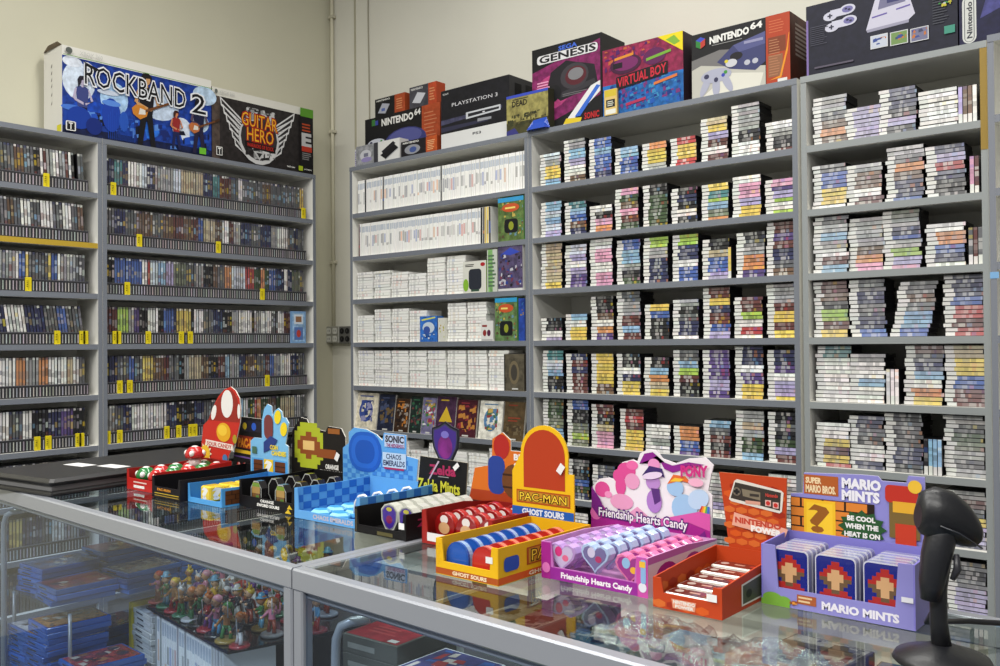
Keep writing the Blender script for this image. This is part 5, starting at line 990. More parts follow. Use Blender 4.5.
for k, cc in enumerate((c(200, 60, 60), c(236, 140, 50), c(240, 210, 60), c(90, 170, 90), c(70, 110, 200))): a.poly([(-.728 + .005 * k, 1.075), (-.723 + .005 * k, 1.075), (-.712 + .0028 * k, 1.1), (-.716 + .0028 * k, 1.1)], cc)
a.poly([(-.936, 1.03), (-.70, 1.03), (-.70, 1.066), (-.73, 1.078), (-.78, 1.055), (-.85, 1.058), (-.9, 1.07), (-.934, 1.105)], MG); a.ell(-.925, 1.065, .012, .012, c(226, 110, 180)); a.poly([(-.9, 1.032), (-.85, 1.05), (-.79, 1.045), (-.74, 1.032)], c(236, 196, 224)); a.poly([(-.934, 1.112), (-.915, 1.09), (-.905, 1.066), (-.92, 1.06), (-.934, 1.075)], c(120, 34, 130)); a.poly([(-.88, 1.06), (-.8, 1.068), (-.72, 1.09), (-.70, 1.088), (-.70, 1.06), (-.74, 1.07), (-.8, 1.056)], c(214, 90, 170)); a.ell(-.808, 1.142, .02, .006, c(232, 214, 236), rot=.2); a.poly([(-.74, 1.032), (-.71, 1.06), (-.702, 1.032)], c(120, 34, 130))
a.text('Friendship Hearts Candy', -.918, 1.056, -.742, 1.077, c(90, 40, 120), .1, slope=-.004); a.text('Friendship Hearts Candy', -.918, 1.057, -.742, 1.076, c(246, 240, 246), .02, slope=-.004)
a.text('my little', -.745, 1.163, -.718, 1.169, c(160, 60, 130), .03); a.text('PONY', -.752, 1.146, -.705, 1.163, c(206, 50, 130), .06, slope=.003); a.ell(-.725, 1.138, .014, .007, c(240, 180, 205)); mb.build('header_card', CARD, t)
def heart(n=20):
    P = []
    for k in range(n):
        q = 2 * math.pi * k / n; P.append((16 * math.sin(q) ** 3 / 16, (13 * math.cos(q) - 5 * math.cos(2 * q) - 2 * math.cos(3 * q) - math.cos(4 * q)) / 16))
    return P
HP = heart()
for j in range(6):
    for i in range(3):
        w = .027; zc = .033 if i != 1 else .04; base = (c(186, 150, 210), c(176, 196, 232), c(222, 120, 170))[i]; mb = MB()
        mb.loft([[(-u * w * s_, y, zc + v * w * .95 * s_) for u, v in HP] for s_, y in ((.94, .02), (1, .018), (1, .003), (.94, 0))], [base, tuple(min(1, q * 1.25) for q in base[:3]) + (1,), base]); a = Art(mb, Frame((0, 0, 0), (1, 0, 0), (0, 0, 1)))
        a.poly([(u * w * .8, zc + v * w * .76) for u, v in HP[::-1]], (c(206, 190, 226), c(120, 110, 160), c(160, 60, 140))[i])
        if j == 0: a.ell(-.006, zc + .006, .007, .008, (c(222, 60, 130), c(210, 200, 230), c(150, 190, 230))[i]); a.ell(.007, zc - .003, .006, .005, (c(230, 110, 150), c(180, 60, 110), c(240, 180, 60))[i])
        nm = ('lavender', 'pale blue', 'pink')[i]
        tinobj(mb, f'{nm} heart shaped tin, {ordw(j + 1)} from the front of its column', 'heart tins', None).location = (x0 + .034 + i * .062, y0 + .008 + j * .033, ZT + .0045)

# 10 orange display of flat rectangular tins
x0, x1, y0, y1 = -.662, -.557, 1.11, 1.30
O1 = c(190, 66, 26); O2 = c(214, 106, 44); O3 = c(160, 44, 20)
def hexpat(fr, w, h, s_, mb, clip=None):
    nx = int(w / s_) + 1; nz = int(h / (s_ * .6)) + 1
    for i in range(nx):
        for j in range(nz):
            u = (i + .5 * (j % 2)) * s_; v = j * s_ * .6
            if u + s_ * .9 > w or v + s_ * .6 > h: continue
            col = rnd.choice([O2, O3, O2, c(214, 90, 30)]); P = [(u, v + s_ * .15), (u + s_ * .45, v), (u + s_ * .9, v + s_ * .15), (u + s_ * .9, v + s_ * .4), (u + s_ * .45, v + s_ * .55), (u, v + s_ * .4)]
            if clip and not all(clip(a_, b_) for a_, b_ in P): continue
            mb.face([fr.p(a_, b_, .0004) for a_, b_ in P], col)
t = display(x0, x1, y0, 'orange candy display of flat tins with a grey game pad printed on its tall header')
mb = MB(); box_cell(mb, x0, x1, y0, y1, .022, .05, .054, O1, O1, side_front=.042, notch=.12)
hexpat(Frame((x0, y0 - .0001, ZT + .001), (1, 0, 0), (0, 0, 1)), x1 - x0, .022, .022, mb); hexpat(Frame((x0 + .0026, y0, ZT + .002), (0, 1, 0), (0, 0, 1)), y1 - y0, .044, .026, mb)
a = Art(mb, front_frame(x0, x1, y0, ZT, ZT + .042)); a.d = .0008; a.poly([(.3, .1), (.62, .1), (.64, .4), (.28, .4)], c(226, 150, 120)); a.text('NINTENDO', .31, .26, .62, .37, WHT, .04); a.text('POWER', .34, .13, .6, .23, WHT, .04); price(mb, front_frame(0, 1, y0 + .002, 0, 1), x1 - .014, ZT + .028, .015, .01, 0)
a = Art(mb, right_frame(x1, y0, y1, ZT, ZT + .05)); a.d = .0008; a.poly([(.3, .12), (.85, .12), (.85, .85), (.3, .72)], c(226, 224, 214)); a.poly([(.32, .17), (.83, .17), (.83, .8), (.32, .67)], c(80, 84, 70)); a.ell(.42, .4, .05, .12, c(36, 36, 36)); a.ell(.74, .36, .04, .09, c(170, 40, 40)); mb.build('tray', CARD, t)
P = [(-.634, 1.03), (-.552, 1.03), (-.547, 1.167), (-.656, 1.167), (-.652, 1.14)]
mb, a = header(P, y1 + .002, O1, c(200, 120, 80))
hexpat(Frame((-.648, y1 + .002, 1.058), (1, 0, 0), (0, 0, 1)), .098, .106, .02, mb, clip=lambda u, v: True); a.d = .001
a.poly([(-.6395, 1.127), (-.63, 1.156), (-.6255, 1.159), (-.555, 1.148), (-.5515, 1.145), (-.5545, 1.117), (-.558, 1.114), (-.635, 1.124)], c(222, 218, 208)); a.poly([(-.6365, 1.129), (-.6285, 1.154), (-.5555, 1.145), (-.5575, 1.118)], c(58, 52, 46)); a.poly([(-.618, 1.145), (-.588, 1.142), (-.588, 1.13), (-.616, 1.134)], c(130, 120, 100)); a.rect(-.612, 1.123, -.588, 1.128, c(215, 160, 140)); a.rect(-.605, 1.135, -.59, 1.139, c(60, 54, 48)); a.ell(-.626, 1.14, .0065, .0065, c(120, 110, 96)); a.rect(-.631, 1.138, -.621, 1.142, c(34, 32, 32)); a.rect(-.628, 1.1355, -.624, 1.1445, c(34, 32, 32)); a.rect(-.58, 1.123, -.571, 1.132, c(226, 180, 170)); a.rect(-.568, 1.121, -.559, 1.130, c(226, 180, 170)); a.ell(-.5755, 1.1275, .0033, .0033, c(196, 50, 44)); a.ell(-.5635, 1.1255, .0033, .0033, c(196, 50, 44)); a.text('Nintendo', -.579, 1.137, -.56, 1.142, c(206, 70, 60), .03)
a.poly([(-.634, 1.088), (-.55, 1.077), (-.545, 1.092), (-.63, 1.108)], c(232, 172, 150)); a.text('NINTENDO', -.628, 1.093, -.556, 1.101, c(196, 70, 50), .05, slope=-.003); a.text('POWER', -.602, 1.083, -.556, 1.091, c(245, 240, 236), .07, slope=-.003); mb.build('header_card', CARD, t)
for j in range(5):
    mb = MB(); mb.bbox((-.04, -.016, 0), (.04, .016, .018), c(206, 196, 186), .002); a = Art(mb, top_frame(-.04, .04, -.016, .016, .018)); a.rect(.04, .08, .96, .92, c(100, 40, 34)); a.ell(.2, .5, .08, .2, c(196, 180, 170)); a.rect(.4, .4, .6, .6, c(206, 160, 140)); a.ell(.75, .5, .05, .16, c(190, 60, 50)); a.ell(.88, .5, .05, .16, c(190, 60, 50))
    tinobj(mb, f'flat maroon topped tin with two round marks, {ordw(j + 1)} from the front of the orange display', 'flat maroon tins', None).location = (x0 + .052, y0 + .025 + j * .035, ZT + .0035 + .003 * j)

# 11 lilac display of rounded blue tins, furthest right
x0, x1, y0, y1 = -.552, -.346, 1.222, 1.318
LL = c(140, 136, 204)
t = display(x0, x1, y0, 'lilac candy display of dark blue tins, furthest right of the candy row')
mb = MB(); box_cell(mb, x0, x1, y0, y1, .026, .086, .088, c(130, 124, 204), LL, side_front=.084, notch=.1)
a = Art(mb, front_frame(x0, x1, y0, ZT, ZT + .084)); a.text('MARIO MINTS', .42, .08, .9, .2, c(232, 228, 240), .05); a.rect(.25, .1, .38, .25, c(170, 90, 50)); a.lines(.26, .12, .37, .24, 2, c(226, 196, 150)); a.ell(.08, .12, .07, .1, c(120, 170, 60)); a.ell(.16, .1, .05, .08, c(120, 170, 60)); a.rect(0, 0, .2, .1, c(120, 170, 60)); blocks(a, .2, .06, .018, ['.bb', 'bob', 'boo', '.b.'], dict(b=c(150, 80, 40), o=c(226, 150, 60))); a.d += .0004; a.rect(.92, .42, .99, .5, c(225, 225, 235)); mb.build('tray', CARD, t)
P = [(-.54, 1.03), (-.345, 1.03), (-.345, 1.07), (-.354, 1.15), (-.354, 1.186), (-.375, 1.186), (-.378, 1.176), (-.41, 1.176), (-.415, 1.182), (-.44, 1.182), (-.52, 1.178), (-.522, 1.148), (-.54, 1.146)]
mb, a = header(P, y1 + .002, LL, c(200, 196, 230), ref=1.3)
a.rect(-.52, 1.148, -.47, 1.176, c(176, 92, 40)); a.text('SUPER', -.517, 1.164, -.495, 1.172, c(240, 214, 170), .05); a.text('MARIO BROS.', -.517, 1.151, -.474, 1.161, c(240, 214, 170), .05); a.text('MARIO', -.464, 1.162, -.412, 1.175, c(236, 234, 242), .06); a.text('MINTS', -.464, 1.145, -.414, 1.158, c(236, 234, 242), .06)
a.rect(-.54, 1.085, -.42, 1.142, c(40, 26, 18))
for i in range(4):
    for j in range(4):
        u0 = -.54 + i * .032 - (.016 if j % 2 else 0)
        u1 = max(-.54, u0) + .001; u2 = min(-.42, u0 + .03)
        if u2 > u1: a.mb.face([a.fr.p(u, v, a.d) for u, v in ((u1, 1.087 + j * .014), (u2, 1.087 + j * .014), (u2, 1.099 + j * .014), (u1, 1.099 + j * .014))], c(220, 130, 50))
a.d += LAY; a.rect(-.52, 1.087, -.474, 1.14, c(240, 188, 40)); a.rect(-.516, 1.091, -.478, 1.136, c(246, 200, 50)); a.text('?', -.508, 1.095, -.486, 1.132, c(150, 90, 30), .03)
st = [];
for k in range(24):
    q = 2 * math.pi * k / 24; r_ = 1 if k % 2 == 0 else .78; st.append((-.437 + .034 * r_ * math.cos(q), 1.108 + .025 * r_ * math.sin(q)))
a.poly(st, c(40, 84, 44)); a.text('BE COOL', -.457, 1.117, -.419, 1.1235, WHT, .05); a.text('WHEN THE', -.46, 1.106, -.415, 1.1125, WHT, .05); a.text('HEAT IS ON', -.461, 1.0945, -.413, 1.101, WHT, .05)
a.rect(-.4, 1.1, -.36, 1.148, c(120, 96, 50)); a.rrect(-.405, 1.148, -.362, 1.172, .006, c(190, 50, 36)); a.rect(-.395, 1.135, -.36, 1.15, c(226, 170, 50)); a.rect(-.392, 1.09, -.365, 1.12, c(196, 60, 36)); a.ell(-.366, 1.172, .009, .009, c(236, 190, 60)); mb.build('header_card', CARD, t)
pal = dict(r=c(176, 44, 40), s=c(212, 166, 120), b=c(110, 84, 60), d=c(60, 50, 60))
ROWS = ['..rrrr..s.', '.rrrrrrrss', '.bbssds.sb', 'bsbsssdssb', '.bbssddd.b', '..sssss..b', '.bbrbbbr..', 'bbbrbbrr..', 'ssrrrrrr..', 'ssrrrrrrr.', '..rrr.rrr.', '.bbb...bbb']
for j in range(5):
    for i in range(3):
        mb = MB(); w, h = .055, .076; fr0 = Frame((-w / 2, 0, .001), (1, 0, 0), (0, 0, 1)); out = []
        for cx, cz, t0 in ((w - .006, h - .006, 0), (.006, h - .006, 90), (.006, .006, 180), (w - .006, .006, 270)):
            for k in range(4): q = math.radians(t0 + 30 * k); out.append((cx - w / 2 + .006 * math.cos(q), cz + .006 * math.sin(q)))
        mb.loft([[(u, y, v) for u, v in out] for y in (.0125, .011, .0015, 0)], [c(196, 196, 214), c(150, 152, 190), c(210, 210, 226)]); a = Art(mb, Frame((0, 0, 0), (1, 0, 0), (0, 0, 1)))
        a.poly([(u * .95, .038 + (v - .038) * .96) for u, v in out], c(28, 36, 130))
        if j == 0: blocks(a, -.0215, .009, .0054, ['...rr...', '..rrrr..', '.rrssrr.', 'rrssssrr', 'bbssssbb', '.bbssbb.', '..bssb..', '.rrbbrr.', 'rrrrrrrr', '.rrrrrr.', '..bbbb..'], pal)
        tinobj(mb, f'dark blue rounded tin with blocky print, {("left", "middle", "right")[i]} column, {ordw(j + 1)} from the front', 'dark blue tins', None).location = (x0 + .038 + i * .0645, y0 + .006 + j * .016, ZT + .0035)

# ------------------------------------------------------------------ black portfolio cases on the left counter
t = empty('portfolio_case', (-2.44, 1.3, ZT), 'large flat black portfolio case with two white stickers at the left end of the counter', 'portfolio case')
M = Matrix.Translation((-2.29, .992, ZT + .0005)) @ Matrix.Rotation(.12, 4, 'Z')
def pbox(mb, a, b, col, r=.004): mb.bbox(a, b, col, r, M=M)
mb = MB(); pbox(mb, (-.32, 0, 0), (0, .62, .012), c(30, 30, 32)); mb.build('lower_cover', RUBBER, t)
mb = MB(); pbox(mb, (-.308, .008, .012), (-.012, .6, .026), c(120, 120, 122), .001); mb.build('pages', CARD, t)
mb = MB(); pbox(mb, (-.33, -.004, .026), (.004, .625, .044), c(34, 34, 36), .008); uc = mb.build('upper_cover', RUBBER, t)
mb = MB()
for u, v in ((-.2, .2), (-.09, .23)): mb.box((u - .045, v - .022, .0442), (u + .045, v + .022, .0447), c(226, 226, 226), M=M); sub('sticker', mb, CARD, uc); mb = MB()
mb = MB(); mb.bbox((-2.42, 1.66, ZT + .0005), (-2.18, 1.745, ZT + .05), c(26, 26, 28), .01); tag(mb.build('black_pouch', RUBBER), 'small black pouch behind the flat portfolio case', 'pouch')

# ------------------------------------------------------------------ barcode scanner on its stand
SX, SY = -.289, 1.12
t = empty('barcode_scanner', (SX, SY, ZT), 'black barcode scanner resting head down on its stand at the right front', 'barcode scanner')
BK1 = c(22, 23, 27)
hx = Vector((RT.x, RT.y, 0)).normalized(); hy = Vector((-hx.y, hx.x, 0)) ; Mh = Matrix((hx, hy, Vector((0, 0, 1)))).transposed().to_4x4(); Mh.translation = (SX, SY, ZT); Mh = Mh @ Matrix.Diagonal((.86, .86, .95, 1))
def T3(p): return tuple(Mh @ Vector(p))
mb = MB(); mb.lathe([(.058, .0005), (.062, .004), (.058, .010), (.03, .018), (.015, .024)], BK1, M=Mh, n=28); mb.build('base', RUBBER, t)
mb = MB(); mb.tube([T3(p) for p in ((0, 0, .018), (-.004, 0, .05), (-.004, 0, .09), (-.0, 0, .115), (.002, 0, .14))], [.011, .0095, .0095, .010, .012], BK1, 14); mb.build('neck', RUBBER, t)
mb = MB(); mb.tube([T3(p) for p in ((-.016, -.004, .078), (-.014, -.004, .1), (-.008, -.004, .13), (0, -.002, .155), (.006, 0, .17))], [.011, .014, .0165, .017, .016], c(26, 27, 32), 14); hd = mb.build('handle', RUBBER, t)
mb = MB(); mb.tube([T3(p) for p in ((.006, -.018, .105), (.012, -.02, .118), (.012, -.018, .135))], [.003, .0045, .003], c(40, 40, 46), 8); sub('trigger', mb, RUBBER, hd)
rings = []
for u, zc, wy, hz in ((-.03, .178, .012, .014), (-.024, .182, .020, .026), (-.008, .181, .025, .032), (.012, .177, .028, .031), (.03, .168, .029, .027), (.042, .16, .026, .02), (.048, .157, .018, .013)):
    rings.append([T3((u + .25 * (hz * math.sin(2 * math.pi * k / 18)) * .4, wy * math.cos(2 * math.pi * k / 18), zc + hz * math.sin(2 * math.pi * k / 18))) for k in range(18)])
mb = MB(); mb.loft(rings, BK1, smooth=True); hd = mb.build('head', RUBBER, t)
mb = MB(); mb.tube([T3(p) for p in ((-.012, -.026, .17), (.01, -.031, .162), (.03, -.03, .15), (.045, -.02, .142))], .0009, c(46, 48, 54), 6); sub('seam', mb, RUBBER, hd)
mb = MB(); mb.tube([(SX - .01, SY + .02, 1.06), (SX - .03, SY + .05, 1.03), (SX - .0, SY + .12, 1.02), (SX + .06, SY + .18, 1.012), (SX + .15, SY + .19, 1.006), (SX + .3, SY + .16, 1.005)], .0035, c(24, 24, 28), 8)
mb.build('cable', RUBBER, t)

# ------------------------------------------------------------------ goods inside the left counter
def flat_case(x, y, z, w, d, h, rz, body, top, label, group, name='game_case', cat='game case', cols=None):
    mb = MB(); mb.bbox((-w / 2, -d / 2, 0), (w / 2, d / 2, h), body, .0015); r = random.Random(int(x * 997 + y * 771 + z * 331)); a = Art(mb, top_frame(-w / 2, w / 2, -d / 2, d / 2, h))
    a.rect(.05, .04, .95, .96, top[:3] + (.15,)); a.specks(.08, .08, .9, .9, 16, cols or [c(60, 60, 80), c(170, 120, 80), c(200, 195, 180), c(90, 60, 50)], .2, r)
    f = Art(mb, front_frame(-w / 2, w / 2, -d / 2, 0, h)); f.rect(.08, .2, .92, .8, vary(tuple(min(1, q * 1.2 + .02) for q in body[:3]) + (1,), .1)); f.rect(.2, .35, .55, .65, c(60, 60, 70))
    o = mb.build(name, GLOSSY if cat != 'book' else CARD); o.location = (x, y, z); o.rotation_euler.z = rz; return tag(o, label, cat, group)
GB = 'blue cases lying in stacks inside the left counter'
# a low riser of clear trays at left
t = empty('wire_riser', (-2.45, 1.3, .4805), 'clear riser shelf under the blue cases inside the left counter', 'riser')
mb = MB(); mb.box((-2.69, 1.05, .69), (-2.33, 1.62, .698), c(200, 205, 205)); mb.build('shelf', GLASS_FRONT, t)
for x, y in ((-2.68, 1.06), (-2.34, 1.06), (-2.68, 1.6), (-2.34, 1.6)):
    mb = MB(); mb.tube([(x, y, .4805), (x, y, .69)], .005, c(150, 152, 156), 8); mb.build('leg', METAL, t)
tops = [c(150, 140, 130), c(170, 120, 70), c(120, 100, 90), c(200, 200, 205), c(90, 110, 150), c(150, 60, 60)]
pos = [(-2.60, 1.15, 5, .1), (-2.46, 1.13, 3, -.05), (-2.6, 1.33, 6, .05), (-2.43, 1.3, 4, .12), (-2.59, 1.5, 5, 0), (-2.43, 1.48, 6, -.1)]
for si, (x, y, n, rz) in enumerate(pos):
    for i in range(n): flat_case(x + rnd.uniform(-.006, .006), y + rnd.uniform(-.006, .006), .6985 + i * .0145, .13, .165, .0138, rz + rnd.uniform(-.06, .06), vary(c(28, 96, 178), .15), rnd.choice(tops), f'blue case lying {ordw(i + 1)} from bottom of upper {("front left", "front right", "middle left", "middle right", "rear left", "rear right")[si]} pile, left counter', GB)
for si, (x, y, n) in enumerate(((-2.60, 1.12, 9), (-2.44, 1.1, 12), (-2.6, 1.3, 6), (-2.28, 1.11, 7))):
    for i in range(n): flat_case(x + rnd.uniform(-.006, .006), y + rnd.uniform(-.006, .006), .4805 + i * .0145 - (0 if si < 9 else 0), .13, .165, .0138, rnd.uniform(-.08, .12), vary(c(26, 88, 168), .15), rnd.choice(tops), f'blue case lying {ordw(i + 1)} from bottom of lower {("front left", "front middle", "rear left", "front right")[si]} pile, left counter', GB)
mb = MB(); mb.box((-2.69, 1.03, .12), (-1.28, 1.7, .48), c(150, 152, 150)); tag(mb.build('storage_plinth', LAMINATE), 'pale storage plinth carrying the lower cases inside the left counter', 'plinth')
# white stacks and the row of upright white cases
GX = 'white cases inside the left counter'
sl = -.14
def rowpt(s_): return -2.26 + s_ * math.cos(sl), 1.245 + s_ * math.sin(sl)
for i in range(11):
    px_, py_ = rowpt(-.08); flat_case(px_ + rnd.uniform(-.003, .003), py_ + .06 + rnd.uniform(-.003, .003), .481 + i * .0152, .135, .12, .0145, sl, c(226, 226, 222), rnd.choice(tops), f'white case lying {ordw(i + 1)} from bottom of the pile beside the yellow divider', GX)
for i in range(26):
    px_, py_ = rowpt(.0 + i * .0158); mb = MB(); s_ = dict(L=.19, T=.0142, D=.135, body=c(226, 228, 228), segs=spine('wii', rnd.choice('wwwwg'), rnd), bord=.0011)
    case_geo(mb, s_, True); o = mb.build('game_case', PLASTIC); ax = Vector((0, 0, 1)); az = Vector((-math.cos(sl), -math.sin(sl), 0)); ay = az.cross(ax); mt = Matrix((ax, ay, az)).transposed().to_4x4(); mt.translation = (px_ + .0145, py_, .481)
    o.matrix_world = mt; tag(o, f'white case standing {ordw(i + 1)} from left under the black figurine board', 'game case', GX)
px_, py_ = rowpt(-.165); mb = MB(); mb.bbox((px_ - .008, py_ - .005, .481), (px_ + .01, py_ + .14, .66), c(214, 190, 30), .002); tag(mb.build('divider', CARD), 'upright yellow divider left of the white case pile inside the counter', 'divider')
# black board with the figurines
t = empty('figurine_board', (-1.95, 1.42, .672), 'black board carrying the figurines on top of the white cases', 'board')
mb = MB(); A = [rowpt(-.03), rowpt(.46)]; A = [(A[0][0], A[0][1] - .01), (A[1][0], A[1][1] - .01), (-1.66, 1.68), (-2.32, 1.72)]
mb.loft([[(x, y, z) for x, y in A] for z in (.672, .679)], c(24, 24, 28)); mb.build('board', GLOSSY, t)
mb = MB(); mb.box((-2.25, 1.5, .481), (-1.75, 1.66, .671), c(60, 60, 64)); mb.build('support', LAMINATE, t)
HAIR = [c(60, 40, 30), c(190, 60, 40), c(226, 190, 60), c(60, 130, 60), c(40, 70, 160), c(220, 150, 170), c(30, 28, 34), c(160, 100, 50), c(210, 210, 215), c(200, 110, 40)]
CLO = [c(40, 76, 170), c(180, 40, 40), c(60, 130, 70), c(226, 180, 50), c(110, 60, 140), c(210, 130, 160), c(50, 50, 60), c(180, 120, 60), c(90, 160, 200), c(220, 220, 220), c(150, 60, 40)]
CN = dict(zip(range(11), ('blue', 'red', 'green', 'yellow', 'purple', 'pink', 'charcoal', 'brown', 'light blue', 'white', 'rust'))); HN = ('dark brown', 'red', 'blond', 'green', 'blue', 'pink', 'black', 'brown', 'silver', 'orange')
SK = [c(226, 180, 146), c(214, 160, 120), c(190, 130, 90)]
def figurine(x, y, z, v, where):
    r = random.Random(v); ci = r.randrange(11); hi = r.randrange(10); t = empty('figurine', (x, y, z), f'figurine in {CN[ci]} with {HN[hi]} hair, {where}', 'figurine', 'figurines on the black board', 0)
    S_ = r.uniform(.85, 1.15); tw = r.uniform(-.5, .3); M = Matrix.Translation((x, y, z)) @ Matrix.Rotation(tw, 4, 'Z') @ Matrix.Scale(S_, 4)
    mb = MB(); bc = r.choice([c(150, 124, 60), c(30, 30, 34), c(150, 40, 50), c(60, 110, 80), c(170, 172, 178)]); mb.lathe([(.0255, 0), (.027, .002), (.026, .006), (.022, .0075)], bc, M=M, n=20); mb.build('base', GLOSSY, t)
    cl = CLO[ci]; c2 = CLO[(ci + 3 + r.randrange(4)) % 11]; sk = r.choice(SK); mb = MB(); st_ = r.uniform(-.004, .004)
    for sx in (-1, 1): mb.tube([M @ Vector(p) for p in ((sx * .010, -.002 + sx * st_, .008), (sx * .009, sx * st_, .02), (sx * .005, 0, .036))], [.0055, .0045, .0055], c2, 8)
    mb.loft([[tuple(M @ Vector((rx * math.cos(2 * math.pi * k / 10), ry * math.sin(2 * math.pi * k / 10), zz))) for k in range(10)] for rx, ry, zz in ((.009, .007, .03), (.0095, .0075, .038), (.0085, .0065, .046), (.011, .007, .056), (.005, .0045, .061), (.004, .004, .064))], [c2, cl, cl, cl, sk], smooth=True)
    up = r.uniform(-.01, .024)
    for sx in (-1, 1):
        u2 = up if sx == 1 else r.uniform(-.012, .005); mb.tube([M @ Vector(p) for p in ((sx * .009, 0, .055), (sx * .0165, -.005, .048 + u2 * .4), (sx * .019, -.013, .046 + u2))], [.0042, .0036, .003], cl, 8); mb.ball(tuple(M @ Vector((sx * .0192, -.0145, .0465 + u2))), .0038 * S_, sk, 8, 6)
    hc = tuple(M @ Vector((0, -.001, .073))); mb.ball(hc, (.0108 * S_, .0105 * S_, .0112 * S_), sk, 12, 8); mb.ball(tuple(M @ Vector((0, -.0115, .0715))), .0018 * S_, sk, 6, 4)
    for sx in (-1, 1): mb.ball(tuple(M @ Vector((sx * .004, -.0102, .0748))), .0016 * S_, c(24, 22, 30), 6, 4)
    mb.build('body', GLOSSY, t)
    mb = MB(); hr = HAIR[hi]; mb.ball(tuple(M @ Vector((0, .0022, .0775))), (.0122 * S_, .0112 * S_, .0098 * S_), hr, 12, 8)
    k = r.randrange(4)
    if k == 0: mb.tube([M @ Vector(p) for p in ((0, .01, .08), (0, .017, .07), (.002, .018, .055))], [.006, .005, .002], hr, 8)
    elif k == 1: mb.lathe([(.0145, .0795), (.015, .081), (.009, .083), (.008, .09), (.004, .093)], c2, M=M, n=12)
    elif k == 2: [mb.tube([M @ Vector((sx * .006, .002, .084)), M @ Vector((sx * .011, .002, .096))], [.004, .0012], hr, 6) for sx in (-1, 1)]
    mb.build('hair', GLOSSY, t)
    if r.random() < .35:
        mb = MB(); mb.tube([M @ Vector(p) for p in ((.0195, -.017, .04 + up), (.0215, -.02, .078 + up))], [.0018, .001], c(200, 200, 206), 6); mb.build('staff', GLOSSY, t)
    elif r.random() < .3:
        mb = MB(); mb.loft([[tuple(M @ Vector(p)) for p in ((-.009, .008, .057), (.009, .008, .057), (.014, .018, .012), (-.014, .018, .012))], [tuple(M @ Vector(p)) for p in ((-.009, .010, .057), (.009, .010, .057), (.014, .0205, .012), (-.014, .0205, .012))]], c2); mb.build('cape', CARD, t)
fi = 0
for j in range(6):
    for i in range(10):
        u = i / 9; v = j / 5.6
        x = (A[0][0] * (1 - u) + A[1][0] * u) * (1 - v) + (A[3][0] * (1 - u) + A[2][0] * u) * v; y = (A[0][1] * (1 - u) + A[1][1] * u) * (1 - v) + (A[3][1] * (1 - u) + A[2][1] * u) * v
        x += rnd.uniform(-.004, .004) + (.012 if j % 2 else -.006); y += .034 + rnd.uniform(-.004, .004)
        if u > .93 and j % 2: continue
        P_ = to_px((x, y, .7))
        if P_[0] > 330: continue
        fi += 1; figurine(x, y, .6795, 40 + fi * 7, f'{ordw(i + 1)} from left, {ordw(j + 1)} row of the board')

# ------------------------------------------------------------------ goods inside the right counter
GR = 'cases lying under the glass top of the right counter'
def boxed(x0, x1, y0, y1, z0, z1, body, label, art=None, rz=0, side=None, cat='box', name='game_box', group=None):
    mb = MB(); w, d = (x1 - x0) / 2, (y1 - y0) / 2; mb.bbox((-w, -d, 0), (w, d, z1 - z0), body, .001); fr = top_frame(-w, w, -d, d, z1 - z0)
    if art: art(Art(mb, fr))
    if side: side(Art(mb, front_frame(-w, w, -d, 0, z1 - z0)))
    o = mb.build(name, CARD); o.location = ((x0 + x1) / 2, (y0 + y1) / 2, z0); o.rotation_euler.z = rz; return tag(o, label, cat, group)
def redtop(a): a.rect(.03, .03, .97, .97, c(150, 40, 48, a=.4)); a.ell(.45, .6, .18, .1, c(190, 90, 60)); a.lines(.2, .2, .8, .45, 3, c(180, 70, 70)); a.rect(.75, .06, .9, .14, c(210, 205, 200))
zs = .7005
for i in range(6): boxed(-1.2, -1.075, 1.0, 1.15, zs + i * .031, zs + i * .031 + .0305, c(96, 96, 88), f'grey sided game box with red top, {ordw(i + 1)} from bottom of pile behind the middle post', redtop, .06, lambda a: a.rect(.1, .3, .6, .6, c(150, 150, 140)), group='grey sided red topped boxes')
def mixtop(cols): return lambda a: (a.rect(.03, .03, .97, .97, cols[0][:3] + (.2,)), a.specks(.06, .06, .94, .94, 30, cols, .22))
for i in range(8): boxed(-1.045, -.915, .955, 1.09, zs + i * .021, zs + i * .021 + .0205, c(222, 224, 226), f'white sided game case with blue and red cover, {ordw(i + 1)} from bottom of front pile', mixtop([c(70, 70, 120), c(170, 60, 60), c(210, 200, 190), c(60, 100, 170)]), .0, lambda a: (a.lines(.12, .3, .6, .7, 1, c(120, 40, 60)), a.rect(.75, .2, .95, .8, c(200, 190, 60))), group='white sided cases at the front glass')
for i in range(8): boxed(-.9, -.77, .95, 1.08, zs + i * .0205, zs + i * .0205 + .02, c(206, 200, 90) if i == 7 else c(222, 224, 226), f'pale game case with greenish cover, {ordw(i + 1)} from bottom of second front pile', mixtop([c(110, 130, 110), c(190, 180, 150), c(70, 90, 120), c(150, 90, 90)]), .03, lambda a: a.rect(.1, .3, .6, .7, c(150, 160, 170)), group='pale cases at the front glass')
t = empty('white_tray', (-1.12, 1.2, zs), 'white edged tray behind the red topped box inside the right counter', 'tray'); mb = MB()
mb.box((-1.19, 1.19, zs + .18), (-1.04, 1.34, zs + .184), c(70, 70, 74)); mb.build('panel', CARD, t); mb = MB()
mb.box((-1.195, 1.185, zs), (-1.19, 1.345, zs + .19), c(224, 226, 224)); mb.box((-1.04, 1.185, zs), (-1.035, 1.345, zs + .19), c(224, 226, 224)); mb.box((-1.19, 1.185, zs), (-1.04, 1.19, zs + .19), c(224, 226, 224)); mb.build('rim', CARD, t)
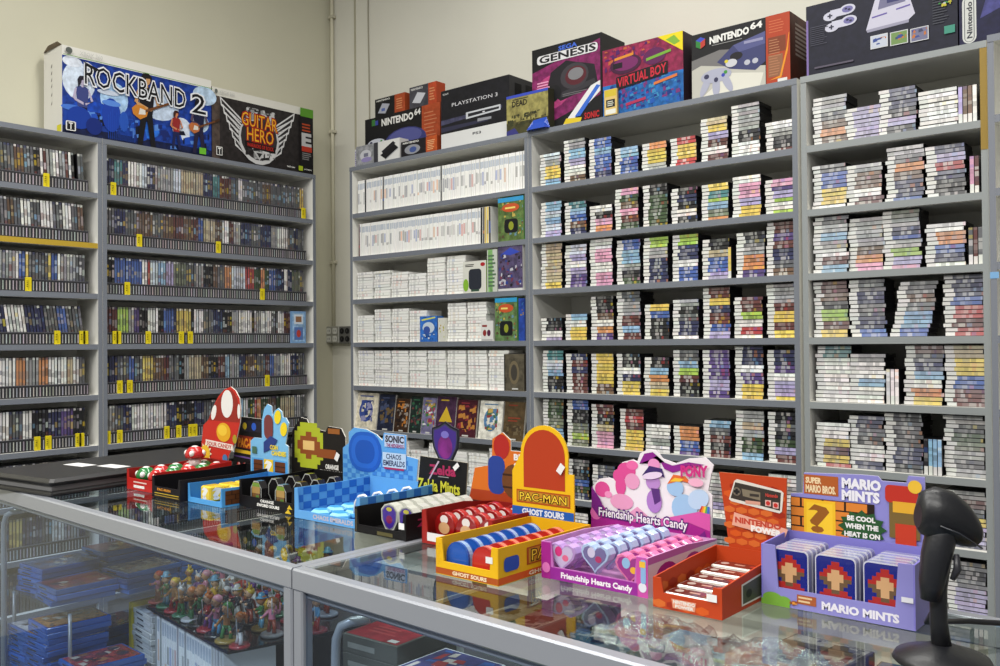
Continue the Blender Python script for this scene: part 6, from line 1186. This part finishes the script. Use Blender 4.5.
palx = [[c(190, 170, 120), c(120, 90, 60), c(216, 200, 160)], [c(60, 110, 160), c(190, 200, 210), c(40, 60, 110)], [c(150, 60, 50), c(210, 160, 90), c(70, 40, 40)], [c(90, 110, 80), c(190, 190, 150), c(60, 70, 60)], [c(120, 110, 150), c(200, 190, 210), c(80, 60, 110)], [c(200, 196, 190), c(120, 120, 126), c(70, 70, 76)], [c(206, 180, 80), c(150, 110, 50), c(90, 90, 60)]]
pn = ('tan', 'blue', 'red and gold', 'olive', 'lilac', 'grey', 'yellow')
for j in range(3):
    for i in range(8):
        x = -.955 + i * .145 + rnd.uniform(-.006, .006); y = 1.03 + j * .145 + rnd.uniform(-.005, .005)
        if j == 0 and i < 2: continue
        if y > 1.33: continue
        k = (i * 3 + j * 5) % 7; hgt = .17 + .014 * ((i * 7 + j * 3) % 4)
        boxed(x - .062, x + .062, y - .068, y + .068, zs, zs + hgt, vary(c(110, 110, 108), .3), f'{pn[k]} game case, {ordw(j + 1)} row, {ordw(i + 1)} column, under the right glass top', mixtop(palx[k]), rnd.uniform(-.12, .12), cat='game case', name='game_case', group=GR)
# clear plastic bags lying over some of them
def bag(cx, cy, z, w, d, label, seed_):
    r = random.Random(seed_); n = 14; mb = MB(); H = [[z + .012 + .02 * math.sin(3.1 * i / n) * math.sin(3.1 * j / n) + r.uniform(0, .02) for i in range(n + 1)] for j in range(n + 1)]
    g = lambda i, j: (cx + w * (i / n - .5) + .006 * math.sin(j * 1.7), cy + d * (j / n - .5) + .006 * math.sin(i * 1.3), H[j][i])
    for j in range(n):
        for i in range(n): mb.face([g(i, j), g(i + 1, j), g(i + 1, j + 1), g(i, j + 1)], WHITE, True); mb.face([(p[0], p[1], z + .001) for p in (g(i, j), g(i, j + 1), g(i + 1, j + 1), g(i + 1, j))], WHITE, True)
    tag(mb.build('plastic_bag', BAG), label, 'plastic bag', 'clear bags under the right glass top')
bag(-.665, 1.13, .93, .17, .12, 'crinkled clear plastic bag beside the front rail below the orange display', 1)
bag(-.50, 1.11, .935, .17, .14, 'crinkled clear plastic bag under the glass left of the scanner', 2)
bag(-.36, 1.05, .93, .12, .12, 'small clear plastic bag nearest the scanner base', 3)
